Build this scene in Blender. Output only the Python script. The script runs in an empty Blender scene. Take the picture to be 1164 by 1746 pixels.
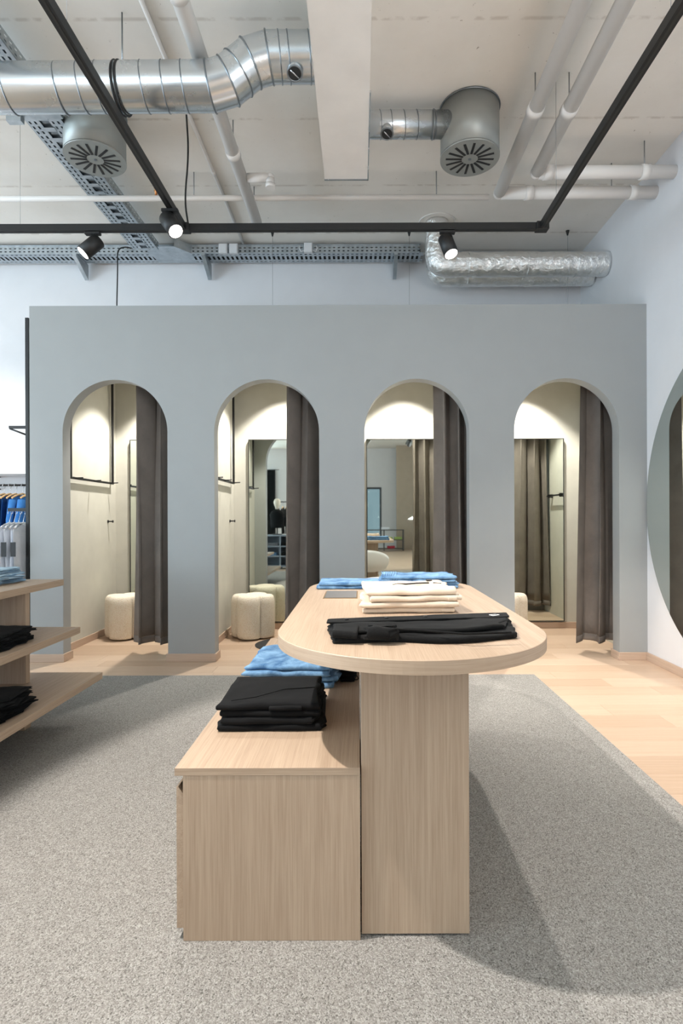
import bpy, bmesh, math, random
from mathutils import Vector, Matrix
PI = math.pi
SC = bpy.context.scene
C = SC.collection
random.seed(7)

# ------------------------------------------------------------------ camera
F = 960.0                      # focal length in pixels of a 1164 px wide frame
cam_d = bpy.data.cameras.new('camera')
cam = bpy.data.objects.new('camera', cam_d); C.objects.link(cam)
cam.location = (0, 0, 1.10)
cam.rotation_euler = (PI/2, 0, 0)
cam.rotation_mode = 'QUATERNION'
cam.rotation_quaternion = Matrix.Rotation(math.radians(0.2), 3, 'Y').to_quaternion() @ Matrix.Rotation(PI/2, 3, 'X').to_quaternion()
cam_d.sensor_fit = 'HORIZONTAL'
cam_d.sensor_width = 36.0
cam_d.lens = 36.0*F/1164.0
cam_d.shift_x = -30.0/1164.0
cam_d.shift_y = 12.0/1164.0
cam_d.clip_start = 0.02
SC.camera = cam

# ------------------------------------------------------------------ world, exposure
SC.view_settings.view_transform = 'Standard'
SC.view_settings.look = 'None'
SC.view_settings.gamma = 1.0
SC.view_settings.use_curve_mapping = False
SC.view_settings.exposure = 0.30
w = bpy.data.worlds.new('sky'); SC.world = w
w.use_nodes = True
w.node_tree.nodes['Background'].inputs[0].default_value = (0.62, 0.80, 1.0, 1)
w.node_tree.nodes['Background'].inputs[1].default_value = 0.55

# ------------------------------------------------------------------ daylight by the shop windows, plus an added fill on the right
def area(name, loc, rot, sx, sy, energy, col):
    d = bpy.data.lights.new(name, 'AREA'); d.shape = 'RECTANGLE'; d.size = sx; d.size_y = sy
    d.energy = energy; d.color = col
    o = bpy.data.objects.new(name, d); C.objects.link(o); o.location = loc; o.rotation_euler = rot
    return o
DAY = (0.72, 0.85, 1.0); XR_OUT = 2.55
area('daylight_rear', (-5.2, -10.3, 1.75), (PI/2+0.15, 0, -0.25), 3.4, 2.9, 400, DAY)      # faces +Y, outside the rear window, tilted up to brighten the ceiling
area('ceiling_fill_right', (XR_OUT, -1.9, 1.75), (PI/2+1.1, 0, PI/2), 2.6, 2.9, 290, (0.96, 0.97, 1.0))   # faces -X, fill lamp added outside an added opening, brightens the ceiling
area('daylight_side', (-8.3, 0.2, 1.75), (PI/2+0.62, 0, -PI/2), 7.6, 2.9, 640, DAY)      # faces +X, outside the left window
SPOT_COL = (1.0, 0.94, 0.88)
CABIN_COL = (1.0, 0.95, 0.87)

# ------------------------------------------------------------------ helpers
def lin(r, g, b):
    f = lambda c: (c/255/12.92) if c/255 <= 0.04045 else ((c/255+0.055)/1.055)**2.4
    return (f(r), f(g), f(b), 1)

def P(px, py, D):
    return Vector(((px-612)*D/F, D, 1.10+(885-py)*D/F))

def new_mat(name, col, rough=0.6, metal=0.0):
    m = bpy.data.materials.new(name); m.use_nodes = True
    b = m.node_tree.nodes['Principled BSDF']
    b.inputs['Base Color'].default_value = col
    b.inputs['Roughness'].default_value = rough
    b.inputs['Metallic'].default_value = metal
    return m, m.node_tree, b

def nd(t, typ, **kw):
    n = t.nodes.new(typ)
    for k, v in kw.items():
        setattr(n, k, v)
    return n

def ramp(t, fac, stops):
    r = nd(t, 'ShaderNodeValToRGB')
    e = r.color_ramp.elements
    e[0].position, e[0].color = stops[0]
    e[1].position, e[1].color = stops[-1]
    for p, c in stops[1:-1]:
        x = e.new(p); x.color = c
    t.links.new(fac, r.inputs[0])
    return r.outputs[0]

def coords(t, scale=(1, 1, 1), kind='Object', loc=None):
    tc = nd(t, 'ShaderNodeTexCoord'); mp = nd(t, 'ShaderNodeMapping')
    mp.inputs['Scale'].default_value = scale
    if loc is not None: t.links.new(loc, mp.inputs['Location'])
    t.links.new(tc.outputs[kind], mp.inputs[0])
    return mp.outputs[0]

def noise(t, vec, scale, detail=3, rough=0.5, dist=0.0):
    n = nd(t, 'ShaderNodeTexNoise')
    n.inputs['Scale'].default_value = scale; n.inputs['Detail'].default_value = detail
    n.inputs['Roughness'].default_value = rough; n.inputs['Distortion'].default_value = dist
    t.links.new(vec, n.inputs['Vector'])
    return n.outputs[0]

def mixc(t, fac, a, b, mode='MIX'):
    m = nd(t, 'ShaderNodeMix'); m.data_type = 'RGBA'; m.blend_type = mode
    for s, v in ((0, fac), (6, a), (7, b)):
        if hasattr(v, 'is_linked'): t.links.new(v, m.inputs[s])
        else: m.inputs[s].default_value = v
    return m.outputs[2]

def bump(t, b, h, strength, dist):
    n = nd(t, 'ShaderNodeBump'); n.inputs['Strength'].default_value = strength; n.inputs['Distance'].default_value = dist
    t.links.new(h, n.inputs['Height']); t.links.new(n.outputs[0], b.inputs['Normal'])

def wood(name, axis, light, dark, rough=0.5, plank=False):
    m, t, b = new_mat(name, light, rough)
    s = [1, 1, 1]
    for a_ in axis: s['XYZ'.index(a_)] = 0.018
    oi = nd(t, 'ShaderNodeObjectInfo')
    mul = nd(t, 'ShaderNodeMath', operation='MULTIPLY'); mul.inputs[1].default_value = 37.0
    t.links.new(oi.outputs['Random'], mul.inputs[0])
    v = coords(t, s, loc=mul.outputs[0])
    fine = noise(t, v, 330, 3, 0.6, 0.1)
    broad = noise(t, v, 30, 4, 0.6, 1.6)
    md = tuple((a+c)/2 for a, c in zip(light, dark))
    c1 = ramp(t, fine, [(0.30, dark), (0.45, md), (0.60, light)])
    c2 = ramp(t, broad, [(0.32, md), (0.66, light)])
    c = mixc(t, 0.6, c1, c2)
    if plank:
        r = ramp(t, oi.outputs['Random'], [(0, (0.86, 0.82, 0.78, 1)), (0.5, (0.97, 0.95, 0.93, 1)), (1, (1.0, 1.0, 1.0, 1))])
        c = mixc(t, 1.0, c, r, 'MULTIPLY')
    t.links.new(c, b.inputs['Base Color'])
    bump(t, b, fine, 0.08, 0.001)
    return m

OAK_L, OAK_D = lin(188, 165, 142), lin(150, 124, 101)
W_X = wood('oak_grain_x', 'X', OAK_L, OAK_D)
W_Y = wood('oak_grain_y', 'Y', OAK_L, OAK_D)
W_Z = wood('oak_grain_z', 'Z', OAK_L, OAK_D)
W_E = wood('oak_edge_band', 'XY', OAK_L, OAK_D)
W_P = wood('oak_plank', 'X', lin(208, 184, 162), lin(184, 156, 132), 0.42, True)
W_B = wood('baseboard_oak', 'XY', lin(196, 172, 152), lin(170, 144, 126), 0.5)
W_H = wood('hanger_wood', 'Y', lin(226, 186, 134), lin(190, 146, 96), 0.4)

def plaster(name, col, rough=0.85, amt=0.04, sc=6):
    m, t, b = new_mat(name, col, rough)
    v = coords(t)
    n = noise(t, v, sc, 4)
    dk = tuple(c*(1-amt*2) for c in col[:3])+(1,)
    t.links.new(ramp(t, n, [(0.3, dk), (0.7, col)]), b.inputs['Base Color'])
    bump(t, b, noise(t, v, 220, 2), 0.05, 0.001)
    return m
M_WALL = plaster('white_wall_paint', lin(216, 215, 217), 0.85, 0.015)
M_PART = plaster('grey_partition_paint', lin(156, 158, 158), 0.5, 0.015)
M_CABIN = plaster('cabin_paint', lin(202, 200, 190))
M_BEAM = plaster('beam_board', lin(226, 221, 216))

# cast concrete ceiling: board joints, pits and stains that belong to the slab itself
M_CEIL, t, b = new_mat('raw_concrete_ceiling', lin(222, 216, 208), 0.9)
v = coords(t)
c0 = ramp(t, noise(t, v, 1.3, 6, 0.6), [(0.25, lin(224, 219, 211)), (0.75, lin(240, 236, 230))])
wv = nd(t, 'ShaderNodeTexWave', wave_type='BANDS', bands_direction='Y'); wv.inputs['Scale'].default_value = 0.42
wv.inputs['Distortion'].default_value = 0.0
t.links.new(v, wv.inputs[0])
lines = ramp(t, wv.outputs[1], [(0.0, (0.5, 0.5, 0.5, 1)), (0.0003, (0, 0, 0, 1))])
broken = ramp(t, noise(t, v, 14, 4), [(0.42, (0, 0, 0, 1)), (0.55, (1, 1, 1, 1))])
lm = mixc(t, 1.0, lines, broken, 'MULTIPLY')
c1 = mixc(t, lm, c0, lin(186, 176, 164))
pits = ramp(t, noise(t, v, 26, 5, 0.75), [(0.29, (1, 1, 1, 1)), (0.33, (0, 0, 0, 1))])
t.links.new(mixc(t, pits, c1, lin(150, 138, 128)), b.inputs['Base Color'])
bump(t, b, noise(t, v, 30, 4), 0.12, 0.004)

# loop pile carpet
M_CARPET, t, b = new_mat('loop_carpet', lin(190, 186, 180), 0.95)
v = coords(t)
vo = nd(t, 'ShaderNodeTexVoronoi'); vo.inputs['Scale'].default_value = 320; t.links.new(v, vo.inputs['Vector'])
bw = nd(t, 'ShaderNodeRGBToBW'); t.links.new(vo.outputs['Color'], bw.inputs[0])
cc = ramp(t, bw.outputs[0], [(0.03, lin(84, 81, 78)), (0.25, lin(134, 131, 126)), (0.6, lin(158, 155, 150)), (0.95, lin(184, 182, 178))])
patch = ramp(t, noise(t, v, 60, 4, 0.75), [(0.3, (0.88, 0.87, 0.86, 1)), (0.7, (1, 1, 1, 1))])
t.links.new(mixc(t, 1.0, cc, patch, 'MULTIPLY'), b.inputs['Base Color'])
inv = nd(t, 'ShaderNodeMath', operation='SUBTRACT'); inv.inputs[0].default_value = 1.0
t.links.new(vo.outputs['Distance'], inv.inputs[1])
bump(t, b, inv.outputs[0], 0.6, 0.003)

def cloth(name, c_lo, c_hi, sc=9, weave=420, rough=0.9, bs=0.25):
    m, t, b = new_mat(name, c_hi, rough)
    v = coords(t)
    c = ramp(t, noise(t, v, sc, 5, 0.6, 0.4), [(0.32, c_lo), (0.68, c_hi)])
    wn = noise(t, v, weave, 2)
    c = mixc(t, 0.22, c, ramp(t, wn, [(0.3, c_lo), (0.7, c_hi)]))
    t.links.new(c, b.inputs['Base Color'])
    bump(t, b, wn, bs, 0.0015)
    b.inputs['Sheen Weight'].default_value = 0.02; b.inputs['Specular IOR Level'].default_value = 0.2
    return m
M_BLACKC = cloth('black_cloth', lin(9, 9, 10), lin(17, 17, 18), 12, 500, 0.9, 0.3)
M_BLACKK = cloth('black_knit', lin(10, 10, 10), lin(20, 20, 20), 12, 380, 0.92, 0.5)
M_DENIM = cloth('mid_denim', lin(40, 82, 126), lin(134, 172, 204), 17, 600)
M_DENIM2 = cloth('light_denim', lin(150, 184, 210), lin(196, 218, 232), 14, 600)
M_DENIM3 = cloth('dark_denim', lin(16, 52, 100), lin(32, 84, 148), 8, 600)
M_BEIGE = cloth('cream_twill', lin(206, 186, 164), lin(222, 206, 188), 9, 650, 0.8, 0.15)
M_WHITEC = cloth('white_cloth', lin(214, 216, 222), lin(236, 238, 244), 9, 500)
M_GREYC = cloth('grey_cloth', lin(86, 88, 94), lin(130, 132, 138), 9, 500)
M_BLUEC = cloth('blue_cloth', lin(36, 92, 158), lin(66, 126, 190), 9, 500)
M_GREENC = cloth('green_cloth', lin(136, 160, 84), lin(170, 192, 110), 9, 500)
M_REDC = cloth('red_cloth', lin(160, 36, 54), lin(190, 50, 70), 9, 500)
M_STITCH, _, _ = new_mat('stitch_thread', lin(210, 170, 110), 0.8)
M_DSLIT, _, _ = new_mat('pocket_slit_dark', lin(36, 36, 38), 0.8)
M_CURT = cloth('taupe_curtain_cloth', lin(116, 108, 102), lin(134, 125, 118), 5, 300, 0.95, 0.35)

M_BOUCLE, t, b = new_mat('cream_boucle', lin(236, 224, 204), 0.95)
v = coords(t)
vo = nd(t, 'ShaderNodeTexVoronoi'); vo.inputs['Scale'].default_value = 150; t.links.new(v, vo.inputs['Vector'])
t.links.new(ramp(t, vo.outputs['Distance'], [(0.1, lin(250, 244, 232)), (0.9, lin(232, 218, 196))]), b.inputs['Base Color'])
iv = nd(t, 'ShaderNodeMath', operation='SUBTRACT'); iv.inputs[0].default_value = 1.0
t.links.new(vo.outputs['Distance'], iv.inputs[1]); bump(t, b, iv.outputs[0], 0.9, 0.004)

def metal_mat(name, lo, hi, rough, sc, bs=0.0):
    m, t, b = new_mat(name, hi, rough, 0.95)
    v = coords(t)
    t.links.new(ramp(t, noise(t, v, sc, 4, 0.6), [(0.3, lo), (0.7, hi)]), b.inputs['Base Color'])
    t.links.new(ramp(t, noise(t, v, sc*2.3, 3), [(0.3, (rough*0.9,)*3+(1,)), (0.7, (rough*1.1,)*3+(1,))]), b.inputs['Roughness'])
    if bs: bump(t, b, noise(t, v, 24, 5, 0.65, 0.8), bs, 0.02)
    return m
M_GALV = metal_mat('galvanised_steel', lin(203, 208, 212), lin(208, 213, 216), 0.26, 5)
M_SEAM = metal_mat('galvanised_seam', lin(118, 124, 130), lin(150, 156, 160), 0.35, 9)
M_TRAY = metal_mat('tray_steel', lin(168, 176, 182), lin(196, 203, 208), 0.42, 12)
M_FOIL = metal_mat('aluminium_foil', lin(238, 238, 238), lin(246, 246, 244), 0.22, 14, 0.7)
M_PLEN, _, _ = new_mat('diffuser_grey', lin(158, 161, 158), 0.42, 0.45)
M_BLK, _, _ = new_mat('black_powder_coat', lin(15, 15, 16), 0.5)
M_DGROOVE, _, _ = new_mat('track_groove', lin(46, 45, 43), 0.4, 0.3)
M_DARK, _, _ = new_mat('dark_slot', lin(30, 31, 32), 0.7)
M_PIPE, _, _ = new_mat('white_pipe_paint', lin(222, 218, 214), 0.5)
M_COPPER, _, _ = new_mat('brass_head', lin(190, 130, 84), 0.35, 0.8)
M_BOX, _, _ = new_mat('pale_plastic', lin(205, 206, 208), 0.5)
M_WIRE, _, _ = new_mat('steel_wire', lin(150, 150, 150), 0.4, 0.6)
M_MIRROR, _, _ = new_mat('mirror_glass', lin(216, 222, 214), 0.02, 1.0)
M_MIRROR2, _, _ = new_mat('mirror_glass_round', lin(214, 220, 216), 0.02, 1.0)
M_LEDGE, _, _ = new_mat('brass_edge', lin(150, 120, 80), 0.4, 0.6)
M_SHELL, _, _ = new_mat('white_shell', lin(236, 236, 238), 0.35)
M_HATCH, _, _ = new_mat('hatch_grey', lin(112, 110, 108), 0.5, 0.2)
M_DISC, _, _ = new_mat('flat_black', lin(46, 46, 46), 0.9)
M_FRAME, _, _ = new_mat('window_frame_dark', lin(52, 56, 60), 0.5)
M_SHELFD, _, _ = new_mat('dark_shelf_board', lin(70, 66, 62), 0.6)
M_SHELFB, _, _ = new_mat('blue_grey_board', lin(136, 146, 158), 0.6)
M_MANN, _, _ = new_mat('mannequin_cream', lin(226, 214, 196), 0.5)
M_TAG, _, _ = new_mat('black_card_tag', lin(28, 28, 30), 0.6)
M_WTAG, _, _ = new_mat('white_card_tag', lin(222, 222, 220), 0.6)
M_CHROME, _, _ = new_mat('clip_steel', lin(200, 202, 206), 0.25, 0.9)
M_LENS, t, b = new_mat('lit_lens', (1, 1, 1, 1), 0.3)
b.inputs['Emission Color'].default_value = (1.0, 0.95, 0.88, 1); b.inputs['Emission Strength'].default_value = 6.0
M_GLASS = bpy.data.materials.new('window_glass'); M_GLASS.use_nodes = True
t = M_GLASS.node_tree; t.nodes.clear()
o_ = nd(t, 'ShaderNodeOutputMaterial'); tr = nd(t, 'ShaderNodeBsdfTransparent'); gl = nd(t, 'ShaderNodeBsdfGlossy'); mx = nd(t, 'ShaderNodeMixShader')
tr.inputs[0].default_value = (0.9, 0.96, 0.94, 1); gl.inputs['Roughness'].default_value = 0.02; mx.inputs[0].default_value = 0.07
t.links.new(tr.outputs[0], mx.inputs[1]); t.links.new(gl.outputs[0], mx.inputs[2]); t.links.new(mx.outputs[0], o_.inputs[0])

# ---- mesh building
def B(): return bmesh.new()

def box(bm, x0, x1, y0, y1, z0, z1, mat=None):
    vs = [bm.verts.new(p) for p in ((x0,y0,z0),(x1,y0,z0),(x1,y1,z0),(x0,y1,z0),(x0,y0,z1),(x1,y0,z1),(x1,y1,z1),(x0,y1,z1))]
    if mat is not None:
        for q in vs: q.co = mat @ q.co
    for f in ((3,2,1,0),(4,5,6,7),(0,1,5,4),(1,2,6,5),(2,3,7,6),(3,0,4,7)):
        bm.faces.new([vs[i] for i in f])
    return bm

def bevel(bm, w, seg=2):
    bmesh.ops.bevel(bm, geom=[e for e in bm.edges], offset=w, segments=seg, affect='EDGES', profile=0.6)
    return bm

def frame_of(d):
    d = d.normalized(); u = Vector((0, 0, 1))
    if abs(d.z) > 0.95: u = Vector((0, 1, 0))
    a = d.cross(u).normalized(); return a, a.cross(d).normalized()

def tube(bm, pts, r, n=16, caps=True, radii=None, prev=None, nxt=None):
    pts = [Vector(p) for p in pts]; rings = []
    a = None
    for i, p in enumerate(pts):
        d0 = (pts[i]-pts[i-1]).normalized() if i else (pts[1]-pts[0]).normalized()
        d1 = (pts[i+1]-pts[i]).normalized() if i < len(pts)-1 else d0
        if i == 0 and prev is not None: d0 = (p-Vector(prev)).normalized()
        if i == len(pts)-1 and nxt is not None: d1 = (Vector(nxt)-p).normalized()
        d = (d0+d1).normalized()
        if a is None: a, bb = frame_of(d)
        else:
            a = (a-d*a.dot(d)).normalized(); bb = a.cross(d).normalized()
        k = 1/max(0.5, d.dot(d1)); rr = radii[i] if radii else r
        bend = (d1-d0); bend = bend.normalized() if bend.length > 1e-5 else None
        ring = []
        for j in range(n):
            t_ = 2*PI*j/n; q = a*math.cos(t_)+bb*math.sin(t_)
            if bend is not None: q = q+bend*(q.dot(bend))*(k-1)
            ring.append(bm.verts.new(p+q*rr))
        rings.append(ring)
    for r0, r1 in zip(rings, rings[1:]):
        for j in range(n):
            f = bm.faces.new((r0[j], r0[(j+1) % n], r1[(j+1) % n], r1[j])); f.smooth = True
    if caps:
        bm.faces.new(rings[0]); bm.faces.new(rings[-1])
    return bm

def cyl(bm, p0, p1, r, n=24, r2=None):
    return tube(bm, [p0, p1], r, n, True, [r, r if r2 is None else r2])

def ring_bm(bm, c, axis, R, r, n=40, m=6):
    a, b2 = frame_of(Vector(axis)); ax = Vector(axis).normalized(); c = Vector(c); rs = []
    for i in range(n):
        t_ = 2*PI*i/n; q = a*math.cos(t_)+b2*math.sin(t_)
        rs.append([bm.verts.new(c+q*(R+r*math.cos(2*PI*j/m))+ax*r*math.sin(2*PI*j/m)) for j in range(m)])
    for i in range(n):
        for j in range(m):
            f = bm.faces.new((rs[i][j], rs[(i+1) % n][j], rs[(i+1) % n][(j+1) % m], rs[i][(j+1) % m])); f.smooth = True
    return bm

def prism(bm, poly, z0, z1):
    lo = [bm.verts.new((x, y, z0)) for x, y in poly]; hi = [bm.verts.new((x, y, z1)) for x, y in poly]
    n = len(poly)
    bm.faces.new(lo[::-1]); bm.faces.new(hi)
    for i in range(n): bm.faces.new((lo[i], lo[(i+1) % n], hi[(i+1) % n], hi[i]))
    return bm

def obj(name, bm, mat, parent=None, loc=None, smooth=None, kind=None):
    bmesh.ops.recalc_face_normals(bm, faces=bm.faces)
    me = bpy.data.meshes.new(name); bm.to_mesh(me); bm.free()
    me.materials.append(mat)
    o = bpy.data.objects.new(name, me); C.objects.link(o)
    if parent is not None: o.parent = parent
    if loc is not None: o.location = loc
    if smooth: me.polygons.foreach_set('use_smooth', [True]*len(me.polygons))
    if kind: o['kind'] = kind
    return o

def thing(name, label, cat, loc=(0, 0, 0), rz=0.0, group=None):
    o = bpy.data.objects.new(name, None); C.objects.link(o); o.empty_display_size = 0.05
    o.location = loc; o.rotation_euler = (0, 0, rz)
    o['label'] = label; o['category'] = cat
    if group: o['group'] = group
    return o

def tag(o, label, cat, group=None):
    o['label'] = label; o['category'] = cat
    if group: o['group'] = group
    return o

def struct(name, bm, mat, parent=None, smooth=None):
    o = obj(name, bm, mat, parent, None, smooth)
    if parent is None: o['kind'] = 'structure'
    return o

def dup(root, loc, rz=None, label=None, group=None):
    r = root.copy(); C.objects.link(r); r.location = loc
    if rz is not None: r.rotation_euler = (0, 0, rz)
    if label: r['label'] = label
    if group: r['group'] = group
    for ch in list(root.children):
        c = ch.copy(); C.objects.link(c); c.parent = r
        for g in ch.children:
            d = g.copy(); C.objects.link(d); d.parent = c
    return r

def copy_part(o, parent, loc=None, rot=None):
    c = o.copy(); C.objects.link(c); c.parent = parent
    if loc is not None: c.location = loc
    if rot is not None: c.rotation_euler = rot
    return c

# ================================================================== SETTING
H = 3.76          # ceiling
YB = 5.66         # back wall
XR = 2.232        # right wall
XL = -8.0
YR = -10.0
YP0, YP1 = 4.364, 4.48      # arched partition front and back
PZ = 2.76                   # its height
fl = struct('floor', box(B(), XL, XR+0.2, YR, YB+0.2, -0.15, -0.012), W_P)
# planks of the floor, each a part
rw = 0.18; row = 0
y = YB
pm = {}
while y > 1.0:
    y0 = max(y-rw, 0.9)
    x0 = -5.2 if y0 > 3.5 else 1.05
    x = x0 - random.uniform(0, 1.6) if y0 > 3.5 else x0
    while x < XR:
        L = random.choice((1.2, 1.5, 1.8, 2.2)) if x > x0 or y0 > 3.5 else random.uniform(0.35, 1.1)
        x1 = min(x+L, XR)
        o = obj('plank', bevel(box(B(), -(x1-x)/2+0.0006, (x1-x)/2-0.0006, -rw/2+0.0006, rw/2-0.0006, -0.011, 0.0), 0.0008, 1), W_P, fl, ((x+x1)/2, y-rw/2, 0))
        x = x1
    y -= rw; row += 1

struct('ceiling', box(B(), XL, XR+0.2, YR, YB+0.2, H, H+0.2), M_CEIL)
struct('wall_back', box(B(), XL, XR+0.2, YB, YB+0.2, -0.15, H), M_WALL)
# rear wall with two window openings; left wall with one long opening
def wall_with_openings(name, fixed, axis, lo, hi, ops, th):
    bm = B(); a = lo
    def bx(u0, u1, z0, z1):
        if axis == 'x': box(bm, u0, u1, fixed-th, fixed, z0, z1)
        else: box(bm, fixed-th, fixed, u0, u1, z0, z1)
    for (u0, u1, z0, z1) in ops:
        bx(a, u0, -0.15, H); bx(u0, u1, -0.15, z0); bx(u0, u1, z1, H); a = u1
    bx(a, hi, -0.15, H)
    return struct(name, bm, M_WALL)
wall_with_openings('wall_rear', YR, 'x', XL, XR+0.2, [(-6.9, -3.5, 0.25, 3.15), (0.25, 0.85, 0.25, 2.3)], 0.2)
wall_with_openings('wall_left', XL, 'y', YR, YB, [(-3.6, 4.0, 0.25, 3.15)], 0.2)
def window(name, fixed, axis, u0, u1, z0, z1, n):
    fr = B(); f = 0.07
    def bx(bm, a, b2, c, d, e=0.05):
        if axis == 'x': box(bm, a, b2, fixed-0.1-e/2, fixed-0.1+e/2, c, d)
        else: box(bm, fixed-0.1-e/2, fixed-0.1+e/2, a, b2, c, d)
    bx(fr, u0, u1, z0, z0+f); bx(fr, u0, u1, z1-f, z1)
    for i in range(n+1):
        u = u0+(u1-u0-f)*i/n; bx(fr, u, u+f, z0+f, z1-f)
    o = struct(name, fr, M_FRAME)
    for i in range(n):
        a = u0+(u1-u0-f)*i/n+f; b2 = u0+(u1-u0-f)*(i+1)/n
        g = B(); bx(g, a, b2, z0+f, z1-f, 0.008); obj('pane', g, M_GLASS, o)
bm = B()
box(bm, XR, XR+0.2, YR, -3.2, -0.15, H); box(bm, XR, XR+0.2, -0.6, YB, -0.15, H); box(bm, XR, XR+0.2, -3.2, -0.6, -0.15, 0.25); box(bm, XR, XR+0.2, -3.2, -0.6, 3.15, H)
struct('wall_right', bm, M_WALL)
window('added_window_right', XR+0.2, 'y', -3.2, -0.6, 0.25, 3.15, 2)  # unseen window added so the fill lamp reaches the ceiling
window('window_1', YR, 'x', -6.9, -3.5, 0.25, 3.15, 3)
window('window_2', YR, 'x', 0.25, 0.85, 0.25, 2.3, 1)
window('window_3', XL, 'y', -3.6, 4.0, 0.25, 3.15, 6)

# ---- arched partition
ARCH_C = [-1.889, -0.714, 0.449, 1.6095]
AR, SPR = 0.406, 1.78
def partition():
    bm = B(); xs = []; XA, XZ = -2.55, XR
    segs = []; a = XA
    for c in ARCH_C:
        segs.append(('p', a, c-AR)); segs.append(('a', c)); a = c+AR
    segs.append(('p', a, XZ))
    def face(*ps): bm.faces.new([bm.verts.new(p) for p in ps])
    for s in segs:
        if s[0] == 'p':
            box_x0, box_x1 = s[1], s[2]
            for yy in (YP0, YP1):
                face((box_x0, yy, 0), (box_x1, yy, 0), (box_x1, yy, PZ), (box_x0, yy, PZ))
            face((box_x0, YP0, PZ), (box_x1, YP0, PZ), (box_x1, YP1, PZ), (box_x0, YP1, PZ))
            face((box_x0, YP0, 0), (box_x0, YP1, 0), (box_x0, YP1, SPR), (box_x0, YP0, SPR)) if s[1] > XA else face((XA, YP0, 0), (XA, YP1, 0), (XA, YP1, PZ), (XA, YP0, PZ))
            face((box_x1, YP0, 0), (box_x1, YP1, 0), (box_x1, YP1, SPR if s[2] < XZ else PZ), (box_x1, YP0, SPR if s[2] < XZ else PZ))
        else:
            c = s[1]; N = 48
            for i in range(N):
                t0, t1 = PI-PI*i/N, PI-PI*(i+1)/N
                x0, z0 = c+AR*math.cos(t0), SPR+AR*math.sin(t0); x1, z1 = c+AR*math.cos(t1), SPR+AR*math.sin(t1)
                for yy in (YP0, YP1): face((x0, yy, z0), (x1, yy, z1), (x1, yy, PZ), (x0, yy, PZ))
                face((x0, YP0, PZ), (x1, YP0, PZ), (x1, YP1, PZ), (x0, YP1, PZ))
                face((x0, YP0, z0), (x1, YP0, z1), (x1, YP1, z1), (x0, YP1, z0))
    bmesh.ops.remove_doubles(bm, verts=bm.verts, dist=1e-5)
    return struct('wall_middle', bm, M_PART)
partition()
CW = [-2.44, -1.256, -0.078, 1.092]         # left wall of each cabin
struct('wall_cabin_side', box(B(), -2.55, -2.44, YP1, YB, 0, PZ), M_CABIN)
for i, nm in ((1, 'wall_cabin_first'), (2, 'wall_cabin_second'), (3, 'wall_cabin_third')):
    struct(nm, box(B(), CW[i]-0.10, CW[i], YP1, YB, 0, 2.70), M_CABIN)
struct('wall_cabin_lining', box(B(), CW[0], XR-0.01, YB-0.012, YB, 0, 2.70), M_CABIN)
struct('wall_cabin_right', box(B(), XR-0.01, XR, YP1, YB, 0, 2.70), M_CABIN)
struct('ceiling_cabin', box(B(), -2.55, XR, YP1, YB, 2.70, PZ), M_CABIN)
# ---- baseboards
BH = 0.062
def bb(name, x0, x1, y0, y1): struct(name, bevel(box(B(), x0, x1, y0, y1, 0.0, BH), 0.002, 1), W_B)
edges = [-2.55]+[e for c in ARCH_C for e in (c-AR, c+AR)]+[XR]
nm = ['left', 'second', 'third', 'fourth', 'right']
for k in range(5):
    a, z = edges[2*k], edges[2*k+1]
    bb('baseboard_pier_'+nm[k], a-(0.012 if k else 0.012), z+(0.012 if k < 4 else -0.014), YP0-0.013, YP0)
    if k: bb('baseboard_jamb_left_'+nm[k], a-0.012, a, YP0+0.0005, YP1+0.012)
    if k < 4: bb('baseboard_jamb_right_'+nm[k], z, z+0.012, YP0+0.0005, YP1+0.012)
bb('baseboard_right', XR-0.014, XR, -3.0, YP0)
for i in range(4):
    x0 = CW[i]; x1 = (CW[i+1]-0.10) if i < 3 else XR-0.01
    bb('baseboard_cabin_back_'+nm[i], x0+0.0125, x1, YB-0.026, YB-0.0125)
    bb('baseboard_cabin_side_'+nm[i], x0, x0+0.012, YP1+0.013, YB-0.013)
bb('baseboard_left', XL, -2.56, YB-0.014, YB)

# ---- dropped ceiling beam
t_ = obj('trim_1', box(B(), -0.215, 0.062, -4.0, 3.64, 3.30, H), M_BEAM); t_['kind'] = 'structure'
rim = B(); box(rim, -0.217, 0.064, 3.64, 3.655, 3.296, 3.33); box(rim, 0.062, 0.068, 2.9, 3.655, 3.296, 3.31)
obj('metal_rim', rim, M_GALV, t_)

# ---- carpet
cp = obj('carpet', bevel(box(B(), -4.6, 0, 0, 4.6, 0, 0.008), 0.003, 1), M_CARPET, None, (1.225, -0.65, 0.0))
tag(cp, 'large speckled grey loop-pile carpet under the display table', 'carpet')

# ================================================================== DISPLAY TABLE
TZ = 0.78; TCX = 0.147; TR = 0.382; TY0, TY1 = 1.652, 2.642; TS = 0.32/0.345
tb = thing('display_table', 'oak display table with long rounded top on panel pedestals, centre of the room', 'table', (TCX, TY0, 0.008))
G = 0.008
poly = []
for i in range(49): a = PI+PI*i/48; poly.append((TR*math.cos(a), TR*math.sin(a)))
for i in range(49): a = PI*i/48; poly.append((TR*math.cos(a), TY1-TY0+TR*math.sin(a)))
inner = [(x*(1-0.0012/TR), (y_-0.0012 if y_ > (TY1-TY0) else y_ if y_ >= 0 else y_+0.0012)) for x, y_ in poly]
obj('table_top', prism(B(), inner, TZ-0.0335-G, TZ-G), W_Y, tb)
bm = B(); n = len(poly)
R4 = [[bm.verts.new((q[0]*f, q[1], z)) for q in (poly if f == 1 else inner)] for f, z in ((1, TZ-0.0333-G), (1, TZ-G-0.0012), (0.9999, TZ-G+0.00005), (0.9998, TZ-0.0333-G))]
for a, b2 in zip(R4, R4[1:]+R4[:1]):
    for i in range(n): bm.faces.new((a[i], a[(i+1) % n], b2[(i+1) % n], b2[i]))
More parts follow.
